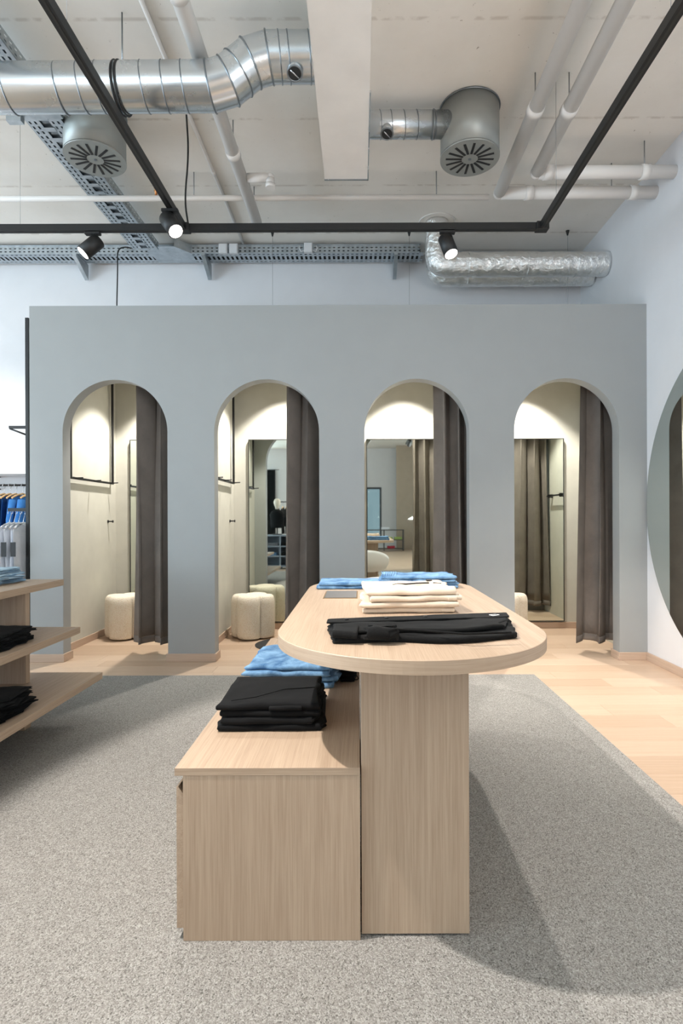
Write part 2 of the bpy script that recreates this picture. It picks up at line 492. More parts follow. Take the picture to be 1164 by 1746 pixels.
obj('edge_band', bm, W_E, tb)
for yy0, yy1 in ((1.473, 1.90), (2.40, 2.80)):
    p_ = obj('pedestal', bevel(box(B(), 0.003-TCX, 0.2854-TCX, yy0-TY0, yy1-TY0, 0.006, TZ-0.034-G), 0.0012, 1), W_Z, tb)
    for fx in (0.02, 0.255):
        obj('foot', cyl(B(), (fx-TCX+0.01, yy0-TY0+0.03, 0.0), (fx-TCX+0.01, yy0-TY0+0.03, 0.006), 0.014, 12), M_BLK, p_)
hb = obj('cable_hatch', box(B(), -0.158*TS-TCX, -0.008*TS-TCX, 2.445*TS-TY0, 2.69*TS-TY0, TZ-G, TZ-G+0.0015), M_LEDGE, tb)
obj('hatch_lid', box(B(), -0.153*TS-TCX, -0.013*TS-TCX, 2.453*TS-TY0, 2.685*TS-TY0, TZ-G+0.0015, TZ-G+0.003), M_HATCH, hb)

# ================================================================== LOW BENCH
BZ = 0.456; BX0, BX1 = -0.459, 0.0; BY0, BY1 = 1.4586, 3.05
bn = thing('low_bench', 'low oak drawer bench beside the table pedestal, carrying folded clothes', 'bench', (BX0, BY0, 0.008))
Lb = BY1-BY0; Wb = BX1-BX0
obj('edge_band', box(B(), -0.021, Wb, -0.0012, 0.0, BZ-0.019-G, BZ-G), W_X, bn)
obj('bench_top', bevel(box(B(), -0.021, Wb, 0.0002, Lb, BZ-0.019-G, BZ-G), 0.001, 1), W_Y, bn)
obj('front_panel', bevel(box(B(), 0, Wb, 0, 0.019, 0.0, BZ-0.0195-G), 0.0008, 1), W_Z, bn)
obj('carcass', box(B(), 0.012, Wb, 0.0192, Lb, 0.022, BZ-0.0195-G), W_Z, bn)
obj('plinth', box(B(), 0.03, Wb-0.03, 0.03, Lb-0.03, 0.0, 0.0215), M_BLK, bn)
for k in range(2):
    ya = 0.006+k*(Lb/2); yb = ya+Lb/2-0.012
    bm = B(); zt = BZ-0.055-G; zb = 0.03
    sec = [(-0.0185, zb), (-0.0015, zb), (-0.0015, zt-0.018), (-0.0015, zt-0.013), (-0.014, zt+0.004), (-0.0015, zt+0.022), (-0.0015, zt+0.028), (-0.0185, zt+0.004)]
    lo = [bm.verts.new((x, ya, z)) for x, z in sec]; hi = [bm.verts.new((x, yb, z)) for x, z in sec]
    n = len(sec)
    bm.faces.new(lo); bm.faces.new(hi[::-1])
    for i in range(n): bm.faces.new((lo[i], lo[(i+1) % n], hi[(i+1) % n], hi[i]))
    obj('drawer_front', bm, W_Y, bn)

# ================================================================== STEPPED SHELF UNIT AT THE LEFT
su = thing('shelf_unit', 'stepped oak shelf unit with three projecting shelves, cut by the left edge', 'shelf', (-2.6, 2.95, 0.008))
for (zt, xr, ) in ((0.757, -1.715), (0.502, -1.563), (0.247, -1.44)):
    yb = 3.27 if zt > 0.7 else 3.155
    obj('shelf_board', bevel(box(B(), -0.9, xr+2.6, 0.9-2.95, yb-2.95, zt-0.036-G, zt-G), 0.0012, 1), W_Y, su)
for z0, z1 in ((0.03, 0.2105), (0.2475, 0.4655), (0.5025, 0.7205)):
    obj('spine_panel', box(B(), -0.6, -1.737+2.6, -0.02, 0.017, z0-G, z1-G), W_Z, su)
    obj('spine_panel', box(B(), -0.6, -1.737+2.6, -1.6, -1.563, z0-G, z1-G), W_Z, su)
obj('foot', box(B(), 0.80, 0.86, -0.03, 0.03, 0.0, 0.0215), W_Z, su)
obj('foot', box(B(), 0.80, 0.86, -1.61, -1.55, 0.0, 0.0215), W_Z, su)

# ================================================================== FOLDED CLOTHES
from mathutils import noise as MN
def slab(bm, corners, z, th, nu=26, nv=10, seed=0, amp=0.003, jag=0.0, sag=0.0, cap=False):
    """one folded layer: a flattened loop of cloth with a round fold in front, lofted along the quad (front-left, front-right, back-right, back-left)"""
    a, b2, c, d = [Vector((q[0], q[1], 0)) for q in corners]
    o3 = Vector((seed*3.7, seed*1.3, seed*0.71))
    loop = []                                           # (v, h): v 0 front .. 1 back, h -1 bottom .. 1 top
    depth = ((d-a).length+(c-b2).length)/2; rv = min(0.3, th*0.5/depth)
    for i in range(nv+1): loop.append((rv+(1-2*rv)*i/nv, 1.0))
    for i in range(1, 5): t_ = PI/2-PI*i/5; loop.append((1-rv+rv*math.cos(t_), math.sin(t_)))
    for i in range(nv+1): loop.append((1-rv-(1-2*rv)*i/nv, -1.0))
    for i in range(1, 5): t_ = -PI/2-PI*i/5; loop.append((rv+rv*math.cos(t_), math.sin(t_)))
    dirx = (b2-a).normalized(); diry = (d-a).normalized()
    rings = []
    L = (b2-a).length
    us = [0.0, 0.006, 0.016]+[0.016+(1-0.032)*k/nu for k in range(1, nu)]+[0.984, 0.994, 1.0]
    for u in us:
        e = min(u, 1-u); prof = 0.5 if e <= 0 else (0.85 if e < 0.01 else 1.0)
        ring = []
        for v_, h in loop:
            p = (a*(1-u)+b2*u)*(1-v_)+(d*(1-u)+c*u)*v_
            q = Vector((p.x*9, p.y*9, z*30))+o3
            w1 = MN.noise(q)*amp*1.6; w2 = MN.noise(q*2.7)*amp*0.8
            fr = max(0.0, 1-v_/0.3)
            yo = fr*(MN.noise(Vector((p.x*11, 1.7, 0))+o3)*amp*2.2)-fr*sag*0.0
            xo = jag*(MN.noise(Vector((v_*6, z*90, 2.2))+o3)*1.6+MN.noise(Vector((v_*15, z*90, 5.2))+o3))*((max(0, u-0.8)/0.2)-0.6*max(0, 0.15-u)/0.15)
            zz = z+th/2+(w1+w2)*(0.6+0.4*h)+h*th/2*prof
            pq = p+dirx*xo+diry*yo
            if cap: zz = min(zz, z+th)
            ring.append(bm.verts.new((pq.x, pq.y, max(z*0.999 if h < 0 else z+0.0005, zz-sag*fr*fr*(0.5+0.5*h)))))
        rings.append(ring)
    m_ = len(loop)
    for r0, r1 in zip(rings, rings[1:]):
        for i in range(m_):
            f = bm.faces.new((r0[i], r0[(i+1) % m_], r1[(i+1) % m_], r1[i])); f.smooth = True
    bm.faces.new(rings[0]); bm.faces.new(rings[-1])

def rect(w, d): return [(-w/2, -d/2), (w/2, -d/2), (w/2, d/2), (-w/2, d/2)]

def garment(name, label, cat, group, loc, rz, w, d, h, layers, mat, seed, jag=0.004, amp=0.0022, inset=0.010, cap=False):
    rnd = random.Random(seed)
    th = thing(name, label, cat, loc, rz, group)
    lh = h/layers
    for k in range(layers):
        ww, dd = w-rnd.uniform(0, inset)*2, d-rnd.uniform(0, inset)
        bm = B(); q = rect(ww, dd); off = rnd.uniform(-inset, inset)
        q = [(x+off, y_+(0 if k else 0)) for x, y_ in q]
        slab(bm, q, k*lh, lh*1.0, seed=seed*11+k, amp=amp, jag=jag, cap=cap or k < layers-1)
        obj('fold', bm, mat, th)
    return th

def stack(n, name, labels, cat, group, loc, w, d, h, layers, mat, seed, rz=0.0, jit=0.012, **kw):
    out = []; rnd = random.Random(seed); z = loc[2]
    for i in range(n):
        hh = h/n
        out.append(garment(name, labels[i], cat, group, (loc[0]+rnd.uniform(-jit, jit), loc[1]+rnd.uniform(-jit, jit)*0.7, z), rz+rnd.uniform(-0.03, 0.03), w, d, hh-0.0006, layers, mat, seed*7+i, cap=i < n-1, **kw))
        z += hh
    return out

def strip(pts, r, mat, parent, name): return obj(name, tube(B(), pts, r, 6), mat, parent)
# black trousers on the bench
bt = stack(4, 'black_trousers', [
    'folded black trousers lying directly on the bench, bottom of the front stack',
    'folded black trousers on the bench, second from the bottom in the front stack',
    'folded black trousers on the bench, third from the bottom in the front stack',
    'folded black trousers on top of the front bench stack, with a curved seam'],
    'trousers', 'black trousers stacked on the bench', (-0.272, 1.86, BZ+0.0005), 0.315, 0.32, 0.082, 1, M_BLACKC, 3, rz=0.02, jag=0.012, amp=0.003)
strip([(-0.12, -0.13, 0.0235), (-0.05, -0.10, 0.0245), (0.03, -0.02, 0.0245), (0.13, 0.0, 0.024)], 0.0015, M_BLACKC, bt[3], 'curved_seam')
bm = B(); slab(bm, [(0.0, -0.168), (0.10, -0.166), (0.10, -0.10), (0.0, -0.10)], 0.002, 0.012, 10, 8, 77, 0.002)
obj('pocket_flap', bm, M_BLACKC, bt[3])
# jeans on the bench
jb = stack(4, 'blue_jeans', [
    'folded blue jeans at the bottom of the bench stack behind the black trousers',
    'folded blue jeans on the bench, second from the bottom behind the black trousers',
    'folded blue jeans on the bench, third from the bottom behind the black trousers',
    'folded faded blue jeans topping the bench stack under the table edge'],
    'jeans', 'blue jeans stacked on the bench', (-0.272, 2.30, BZ+0.0005), 0.335, 0.33, 0.088, 1, M_DENIM, 5, rz=-0.04, amp=0.008, jag=0.02)
def waistbands(items, w, d, h, mat, seed):
    for i, g in enumerate(items):
        bm = B(); x = w/2-0.016; f = 0.12*((i*7+seed) % 3)
        slab(bm, [(x-0.030, -d*0.49), (x+0.016, -d*0.49), (x+0.020, d*(0.30-f)), (x-0.026, d*(0.30-f))], h*0.12, h*0.80, 10, 12, seed*5+i, 0.003, cap=True)
        wb = obj('waistband', bm, mat, g)
        for q in range(3):
            yy = -d*0.42+q*d*0.26
            obj('belt_loop', bevel(box(B(), x-0.022, x+0.012, yy, yy+0.012, h*0.9, h*0.985), 0.001, 1), mat, wb)
waistbands(jb, 0.335, 0.33, 0.022, M_DENIM, 4)
# loop of dark cord hanging at the waistbands
k_ = thing('dark_jeans', 'dark folded jeans with hanging loops, right behind the blue bench stack', 'jeans', (-0.048, 2.36, BZ+0.0005), 0.0)
for q in range(3):
    bm = B(); slab(bm, rect(0.056, 0.28), q*0.018, 0.018, 10, 10, 90+q, 0.002, jag=0.012); obj('fold', bm, M_BLACKC, k_)
obj('cord_loop', tube(B(), [Vector((0.03+0.022*math.sin(a*2)*0.6, -0.14-0.01*math.sin(a), 0.01+0.024*(1-math.cos(a)))) for a in [2*PI*i/20 for i in range(21)]], 0.0018, 6), M_BLACKC, k_)

# cream trousers on the table
cr = stack(4, 'cream_trousers', [
    'folded cream trousers at the bottom of the stack on the table',
    'folded cream trousers, second from the bottom of the stack on the table',
    'folded cream trousers, third from the bottom of the stack on the table',
    'folded cream trousers on top of the table stack, with dark pocket slits'],
    'trousers', 'cream trousers stacked on the table', (0.172*TS, 2.21*TS, TZ+0.0005), 0.325*TS, 0.34*TS, 0.088*TS, 1, M_BEIGE, 8, rz=0.05, amp=0.005, jag=0.02)
waistbands(cr[:-1], 0.325*TS+0.03, 0.34*TS, 0.0204, M_BEIGE, 9)
top = cr[-1]; tz = 0.0215
strip([(-0.04, -0.03, tz), (-0.02, -0.005, tz+0.001), (0.01, -0.02, tz+0.002), (0.05, 0.0, tz+0.002), (0.10, 0.03, tz)], 0.0028, M_DSLIT, top, 'pocket_slit')  # dark tubes drawn along the pocket slits
strip([(0.115, 0.02, tz+0.001), (0.14, 0.0, tz)], 0.0022, M_DSLIT, top, 'pocket_slit')
obj('size_tag', bevel(box(B(), 0.105, 0.125, 0.095, 0.125, tz-0.003, tz+0.003), 0.001, 1), M_TAG, top)
# jeans on the table
garment('blue_jeans', 'flat folded blue jeans on the table at the far left end', 'jeans', None, (-0.045*TS, 2.87*TS, TZ+0.0005), 0.03, 0.33*TS, 0.22*TS, 0.030, 2, M_DENIM, 21, amp=0.003, jag=0.012)
jr = stack(2, 'blue_jeans', [
    'folded blue jeans at the far right of the table, under another pair',
    'folded blue jeans on top at the far right of the table, gathered waistband'],
    'jeans', 'blue jeans at the far right of the table', (0.305*TS, 2.89*TS, TZ+0.0005), 0.36*TS, 0.25*TS, 0.058, 2, M_DENIM, 23, rz=-0.02, amp=0.005, jag=0.015)
for q in range(7):
    strip([(-0.165+0.011*q, -0.11, 0.010), (-0.168+0.011*q+0.004*math.sin(q), -0.09, 0.029), (-0.160+0.011*q, 0.02, 0.031), (-0.164+0.011*q, 0.09, 0.029)], 0.0035, M_DENIM, jr[-1], 'waist_gather')

# black knit cardigan spread on the near end of the table
kn = thing('black_cardigan', 'black knitted cardigan folded flat on the near end of the table', 'cardigan', (0.2, 1.62, TZ+0.0005))
def rel(px, py, dz=0.0):
    D = F*(1.10-TZ-dz)/(py-885); return ((px-612)*D/F-0.2, D-1.62)
fl_, fr_, br_, bl_ = rel(568, 1099), rel(872, 1086), rel(865, 1052, 0.02), rel(558, 1062, 0.02)
bm = B(); slab(bm, [fl_, (fr_[0], fr_[1]-0.03), br_, bl_], 0.0, 0.017, 34, 22, 31, 0.003, jag=0.012)
for v_ in bm.verts:    # belly of the front edge
    u = (v_.co.x-fl_[0])/(fr_[0]-fl_[0])
    v_.co.y -= 0.055*math.exp(-((u-0.68)/0.24)**2)*max(0, 1-(v_.co.y-fl_[1]+0.02)/0.35)
obj('body', bm, M_BLACKK, kn)
bm = B(); slab(bm, [(fl_[0]+0.02, fl_[1]+0.03), (fr_[0]-0.02, fr_[1]+0.02), (br_[0]-0.01, br_[1]-0.01), (bl_[0]+0.01, bl_[1]-0.01)], 0.0165, 0.013, 34, 22, 33, 0.003, jag=0.016)
for v_ in bm.verts:
    u = (v_.co.x-fl_[0])/(fr_[0]-fl_[0])
    v_.co.y -= 0.05*math.exp(-((u-0.68)/0.24)**2)*max(0, 1-(v_.co.y-fl_[1]+0.02)/0.35)
obj('body', bm, M_BLACKK, kn)
dx, dy = br_[0]-bl_[0], br_[1]-bl_[1]
def onb(u, off, z): return Vector((bl_[0]+dx*u+0.0, bl_[1]+dy*u-off, z))
bm = B(); slab(bm, [onb(0.0, 0.065, 0)[:2], onb(0.97, 0.075, 0)[:2], onb(0.99, 0.004, 0)[:2], onb(0.0, 0.004, 0)[:2]], 0.0285, 0.005, 30, 8, 35, 0.001)
pl = obj('placket', bm, M_BLACKK, kn)
for u in (0.10, 0.31, 0.52):
    p_ = onb(u, 0.035, 0.0335); obj('button', cyl(B(), p_, p_+Vector((0, 0, 0.003)), 0.006, 12), M_BLK, pl)
p_ = onb(0.90, 0.045, 0.0325)
nl = obj('neck_label', bevel(box(B(), -0.013, 0.013, -0.009, 0.009, 0, 0.002), 0.0005, 1), M_WTAG, kn, p_); nl.rotation_euler = (0, 0, 0.5); nl['label'] = 'small pale neck label'
ss = obj('label_print', box(B(), -0.009, 0.009, -0.003, 0.003, 0.002, 0.0026), M_TAG, nl)
bm = B(); slab(bm, [(fl_[0]-0.004, fl_[1]-0.002), (fl_[0]+0.06, fl_[1]-0.008), (fl_[0]+0.064, fl_[1]+0.085), (fl_[0]-0.002, fl_[1]+0.10)], 0.014, 0.021, 12, 12, 36, 0.003)
obj('cuff', bm, M_BLACKK, kn)
bm = B(); slab(bm, [(fl_[0]+0.085, fl_[1]-0.016), (fl_[0]+0.14, fl_[1]-0.02), (fl_[0]+0.15, fl_[1]+0.045), (fl_[0]+0.10, fl_[1]+0.06)], 0.010, 0.030, 16, 12, 38, 0.009, jag=0.02)
obj('cuff', bm, M_BLACKK, kn)
strip([(fl_[0]+0.15, fl_[1]+0.04, 0.031), (fl_[0]+0.22, fl_[1]+0.02, 0.031), (fl_[0]+0.33, fl_[1]-0.025, 0.031), (fl_[0]+0.45, fl_[1]-0.01, 0.031)], 0.003, M_BLACKK, kn, 'sleeve_seam')

# clothes on the left shelf unit
stack(3, 'pale_jeans', [
    'pale blue folded jeans on the top shelf, bottom of the pile',
    'pale blue folded jeans on the top shelf, middle of the pile',
    'pale blue folded jeans on the top shelf, uppermost of the pile'],
    'jeans', 'pale jeans on the top shelf', (-2.08, 3.05, 0.7575), 0.36, 0.27, 0.08, 2, M_DENIM2, 41, amp=0.005, jag=0.03)
stack(3, 'black_trousers', [
    'folded black trousers on the middle shelf, bottom of the pile',
    'folded black trousers on the middle shelf, centre of the pile',
    'folded black trousers on the middle shelf, uppermost of the pile'],
    'trousers', 'black trousers on the middle shelf', (-1.80, 2.68, 0.5025), 0.36, 0.30, 0.072, 2, M_BLACKC, 43, jag=0.03, amp=0.004)
stack(4, 'black_trousers', [
    'folded black trousers on the lowest shelf, bottom of the pile',
    'folded black trousers on the lowest shelf, second from the bottom',
    'folded black trousers on the lowest shelf, third from the bottom',
    'folded black trousers on the lowest shelf, uppermost of the pile'],
    'trousers', 'black trousers on the lowest shelf', (-1.68, 2.44, 0.2475), 0.37, 0.32, 0.088, 2, M_BLACKC, 47, jag=0.03, amp=0.004)

# ================================================================== CABINS: mirrors, curtains, poufs, rails
MX0 = [CW[i]+0.153 for i in range(4)]
ordn = ['leftmost cabin', 'second cabin', 'third cabin', 'rightmost cabin']
for i in range(4):
    mo = thing('wall_mirror', 'tall black-framed mirror on the back wall of the '+ordn[i], 'mirror', (MX0[i]+0.4, YB-0.027, 0.073))
    Wm, Hm = 0.8, 1.825
    obj('glass', box(B(), -Wm/2+0.006, Wm/2-0.006, -0.012, 0.0, 0.006, Hm-0.006), M_MIRROR, mo)
    for a in ((-Wm/2, -Wm/2+0.006, 0, Hm), (Wm/2-0.006, Wm/2, 0, Hm), (-Wm/2+0.006, Wm/2-0.006, Hm-0.006, Hm), (-Wm/2+0.006, Wm/2-0.006, 0, 0.006)):
        obj('frame_bar', box(B(), a[0], a[1], -0.016, 0.012, a[2], a[3]), M_BLK, mo)

def curtain(x0, x1, label, seed):
    th = thing('curtain', label, 'curtain', ((x0+x1)/2, YP1+0.17, 0.085))
    rnd = random.Random(seed); Hh = 2.36; n = 200; zs = [0.0, 0.02, 0.055, 0.056, 0.15, 0.4, 0.8, 1.2, 1.6, 2.0, 2.25, Hh]
    ph = rnd.uniform(0, 6.28); W = x1-x0
    def pt(u, z, off):
        k = z/Hh; flare = 1+0.16*(1-k)**2
        a = 2*PI*u*2.7+ph
        amp = 0.078+0.012*math.sin(5*u+ph)
        yy = amp*math.sin(a+0.35*math.sin(2.2*k+ph))+0.014*math.sin(2*a+1)+0.012*math.sin(3*k+9*u)
        xx = -W/2*flare+W*flare*u+0.026*math.sin(2*a+0.6)+0.010*math.sin(2.5*k+4*u+ph)
        return Vector((xx, yy+off, z))
    def sheet(za, zb, th_):
        bm = B(); zz = [z for z in zs if za <= z <= zb]
        for s in (-th_, th_):
            g = [[bm.verts.new(pt(i/n, z, s)) for z in zz] for i in range(n+1)]
            for i in range(n):
                for j in range(len(zz)-1):
                    f = bm.faces.new((g[i][j], g[i+1][j], g[i+1][j+1], g[i][j+1])); f.smooth = True
        bm.verts.ensure_lookup_table()
        m_ = len(zz); per = (n+1)*m_
        for i in range(n):
            for j in (0, m_-1):
                bm.faces.new([bm.verts[q] for q in (i*m_+j, (i+1)*m_+j, per+(i+1)*m_+j, per+i*m_+j)])
        for j in range(m_-1):
            for i in (0, n):
                bm.faces.new([bm.verts[q] for q in (i*m_+j, i*m_+j+1, per+i*m_+j+1, per+i*m_+j)])
        return bm
    obj('cloth', sheet(0.056, Hh, 0.0016), M_CURT, th)
    obj('hem', sheet(0.0, 0.055, 0.0026), M_CURT, th)
    obj('curtain_rail', box(B(), -0.75, W/2+0.04, -0.012, 0.012, Hh, Hh+0.02), M_BLK, th)
    for q in range(7):
        obj('glider', cyl(B(), (-W/2+0.03+q*(W-0.06)/6, 0, Hh-0.02), (-W/2+0.03+q*(W-0.06)/6, 0, Hh), 0.004, 8), M_BLK, th)
cr_lab = ['heavy taupe curtain drawn to the right of the first arch', 'heavy taupe curtain drawn to the right of the second arch',
          'heavy taupe curtain drawn to the right of the third arch', 'heavy taupe curtain drawn to the right of the fourth arch']
CX0 = [-1.835, -0.590, 0.615, 1.805]
for i in range(4):
    xr = (CW[i+1]-0.125) if i < 3 else XR-0.035
    curtain(CX0[i], min(xr, CX0[i]+0.46), cr_lab[i], 60+i*3)

def pouf(cx, cy, label, rz):
    th = thing('pouf', label, 'pouf', (cx, cy, 0.0), rz, 'clover poufs in the fitting cabins')
    bm = B(); n = 96
    prof = [(0.90, 0.012), (0.965, 0.018), (1.0, 0.05), (1.0, 0.18), (1.0, 0.33), (0.985, 0.36), (0.94, 0.385), (0.86, 0.398), (0.6, 0.403), (0.3, 0.404)]
    rings = []
    for s, z in prof:
        r_ = []
        for i in range(n):
            a = 2*PI*i/n
            lob = abs(math.sin(2*a))**0.5
            R = 0.140+0.065*lob
            R = R*s if s > 0.85 else (0.140+0.065*lob*(s/0.9)**2)*s
            r_.append(bm.verts.new((R*math.cos(a), R*math.sin(a), z-(0.0 if s < 0.9 else 0.0)-(0.006*(1-lob) if z > 0.34 else 0))))
        rings.append(r_)
    for r0, r1 in zip(rings, rings[1:]):
        for i in range(n):
            f = bm.faces.new((r0[i], r0[(i+1) % n], r1[(i+1) % n], r1[i])); f.smooth = True
    bm.faces.new(rings[-1]); bm.faces.new(rings[0])
    obj('upholstery', bm, M_BOUCLE, th)
    obj('base_disc', cyl(B(), (0, 0, 0), (0, 0, 0.012), 0.12, 32), M_BLK, th)
pouf(-2.175, 5.28, 'cream boucle clover pouf in the first cabin, below the left arch', PI/4-0.1)
pouf(-0.995, 5.27, 'cream boucle clover pouf in the second cabin, in front of its mirror', PI/4-0.14)
pouf(1.365, 5.28, 'cream boucle clover pouf in the fourth cabin, mostly hidden by the right pier', PI/4-0.1)

def cabin_rail(x, label):
    th = thing('hanging_rail', label, 'rail', (x+0.03, 5.1, 1.455), 0, None)
    r = 0.009
    obj('rail_bar', box(B(), -r, r, -0.40, 0.42, -r, r), M_BLK, th)
    obj('rail_post', box(B(), -r, r, 0.42-2*r, 0.42, r, 1.245), M_BLK, th)
    obj('rail_post', box(B(), -r, r, -0.40, -0.40+2*r, r, 1.245), M_BLK, th)
    for yy in (-0.33, 0.0, 0.36):
        obj('peg', cyl(B(), (r-0.004, yy, 0), (0.075, yy, 0.004), 0.005, 10), M_BLK, th)
def hook(x, label):
    th = thing('wall_hook', label, 'hook', (x, 5.47, 1.085))
    obj('plate', cyl(B(), (0, 0, 0), (0.006, 0, 0), 0.014, 16), M_BLK, th)
    obj('stem', cyl(B(), (0.006, 0, 0), (0.045, 0, 0), 0.006, 12), M_BLK, th)
    obj('knob', cyl(B(), (0.045, 0, 0), (0.053, 0, 0), 0.012, 16), M_BLK, th)
for i in range(3):
    cabin_rail(CW[i], 'black steel hanging rail with pegs on the left wall of the '+ordn[i])
    hook(CW[i], 'small black hook on the left wall of the '+ordn[i]+' by its corner')
th = thing('coat_bar', 'short black coat bar on the right wall of the fourth cabin, seen in its mirror', 'rail', (XR-0.01, 4.96, 1.355))
obj('bar', box(B(), -0.065, -0.05, -0.2, 0.2, -0.008, 0.008), M_BLK, th)
for yy in (-0.18, 0.18): obj('standoff', box(B(), -0.05, 0, yy-0.014, yy+0.014, -0.02, 0.02), M_BLK, th)

tag(obj('floor_disc', cyl(B(), (0, 0, 0), (0, 0, 0.006), 0.26, 48), M_DISC, None, (-0.655, 4.95, 0.0)), 'flat round black disc on the wooden floor behind the left side of the table', 'mat')  # thin disc in one even black

# ================================================================== ROUND MIRROR ON THE RIGHT WALL
rm = thing('round_mirror', 'huge round frameless mirror on the right wall, cut by the frame', 'mirror', (XR, 3.215, 1.195))
obj('glass', cyl(B(), (-0.022, 0, 0), (-0.012, 0, 0), 1.115, 128), M_MIRROR2, rm)
obj('backing', cyl(B(), (-0.012, 0, 0), (0, 0, 0), 1.10, 128), M_BLK, rm)
obj('edge_band', ring_bm(B(), (-0.017, 0, 0), (1, 0, 0), 1.115, 0.004, 128, 6), M_BLK, rm)

# ================================================================== CEILING SERVICES
# ---- main spiral duct
RD = 0.114; DD = 2.95
path = [P(-140, 150, DD), P(362, 147, DD), P(392, 138, DD), P(430, 108, DD), P(462, 98, DD), P(700, 98, DD)]
path[-1].x = -0.10
du = thing('air_duct', 'galvanised spiral air duct crossing the upper left, stepping up into the white beam', 'duct', path[1])
org = path[1]
def dl(p): return Vector(p)-org
for k in range(5):
    obj('elbow' if 0 < k < 4 else 'duct_section', tube(B(), [dl(path[k]), dl(path[k+1])], RD, 48, False, None, dl(path[k-1]) if k else None, dl(path[k+2]) if k < 4 else None), M_GALV, du)
def seam_ring(c, ax, R, r, mat, name='seam'): return obj(name, ring_bm(B(), dl(c), ax, R, r), mat, du)
s0 = obj('seam', ring_bm(B(), (0, 0, 0), (1, 0.08, 0.10), RD, 0.0035), M_SEAM, du, dl(P(108, 150, DD)))
for px in (20, 145, 175, 208, 250, 285, 318): copy_part(s0, du, dl(P(px, 150-px*0.008, DD)))
for px in (480, 495, 530): copy_part(s0, du, dl(P(px, 98, DD)))
for a, b2 in ((1, 2), (2, 3), (3, 4)):
    d0 = (path[a]-path[a-1]).normalized(); d1 = (path[a+1]-path[a]).normalized()
    seam_ring(path[a], d0+d1, RD+0.002, 0.005, M_SEAM)
    m_ = path[a]*0.6+path[b2]*0.4
seam_ring(path[4], (1, 0, 0.15), RD+0.002, 0.005, M_SEAM)
seam_ring(path[2]*0.55+path[3]*0.45, path[3]-path[2], RD+0.001, 0.004, M_SEAM)
cl = seam_ring(P(207, 150, DD), (1, 0, 0), RD+0.004, 0.006, M_BLK, 'clamp_band'); cl['label'] = 'black rubber-lined clamp band'
seam_ring(P(213, 150, DD), (1, 0, 0), RD+0.004, 0.006, M_BLK, 'clamp_band')
obj('threaded_rod', cyl(B(), dl(P(211, 150, DD))+Vector((0, 0, RD)), dl(P(211, 150, DD))+Vector((0, 0, H-0.002-P(211, 150, DD).z)), 0.004, 8), M_SEAM, du)
def port(c, parent, o_):
    c = Vector(c)-o_
    obj('inspection_port', tube(B(), [c+Vector((0, -0.03, -0.06)), c+Vector((0, -0.055, -0.125))], 0.036, 24), M_GALV, parent)
    p1 = c+Vector((0, -0.0555, -0.1265)); dirv = Vector((0, -0.025, -0.065)).normalized()
    k = obj('port_rim', ring_bm(B(), p1, dirv, 0.037, 0.005, 32), M_SEAM, parent)
    obj('port_cover', cyl(B(), p1, p1+dirv*0.002, 0.033, 24), M_DARK, parent)
    a, b3 = frame_of(dirv)
    obj('damper_lever', tube(B(), [p1+dirv*0.006+(a+b3)*0.02, p1+dirv*0.006-(a+b3)*0.02], 0.004, 8), M_CHROME, parent)
port(P(507, 98, DD), du, org)
# ---- diffusers
def diffuser(cx, cy, label, zb=3.437, rz=0.0):
    th = thing('ceiling_diffuser', label, 'vent', (cx, cy, zb), rz)
    R = 0.188; Hh = H-zb
    obj('plenum', cyl(B(), (0, 0, 0.006), (0, 0, Hh-0.001), R, 64), M_PLEN, th)
    obj('face_plate', cyl(B(), (0, 0, -0.006), (0, 0, 0.0058), R+0.002, 64), M_PLEN, th)
    obj('plenum_flange', ring_bm(B(), (0, 0, Hh-0.008), (0, 0, 1), R+0.002, 0.006, 64), M_SEAM, th)
    bm = box(B(), 0.052, 0.155, -0.0075, 0.0075, -0.0085, -0.0061)
    s = obj('slot', bm, M_DARK, th)
    for i in range(1, 16): copy_part(s, th, None, (0, 0, 2*PI*i/16))
    obj('centre_screw', cyl(B(), (0, 0, -0.010), (0, 0, -0.0061), 0.010, 16), M_SEAM, th)
    return th
diffuser(0.725, 3.65, 'round grey swirl diffuser on a drum plenum, right of the white beam')
diffuser(-1.715, 3.68, 'round grey swirl diffuser below the duct at the upper left', 3.46, 0.1)
# ---- right duct
RD2 = 0.080
c0 = P(560, 213, 3.60); c1 = P(770, 213, 3.60)
d2 = thing('air_duct', 'short galvanised duct running from the white beam to the right diffuser', 'duct', c0)
org2 = c0
obj('duct_section', tube(B(), [(0, 0, 0), c1-c0], RD2, 40), M_GALV, d2)
q0 = obj('seam', ring_bm(B(), (0, 0, 0), (1, 0.06, 0.1), RD2, 0.003), M_SEAM, d2, P(650, 213, 3.6)-c0)
for px in (668, 690, 712, 742): copy_part(q0, d2, P(px, 213, 3.6)-c0)
for px in (740,): obj('joint_band', ring_bm(B(), P(px, 213, 3.6)-c0, (1, 0, 0), RD2+0.001, 0.005), M_SEAM, d2)
port(P(661, 213, 3.6)+Vector((0, 0, 0.03)), d2, org2)

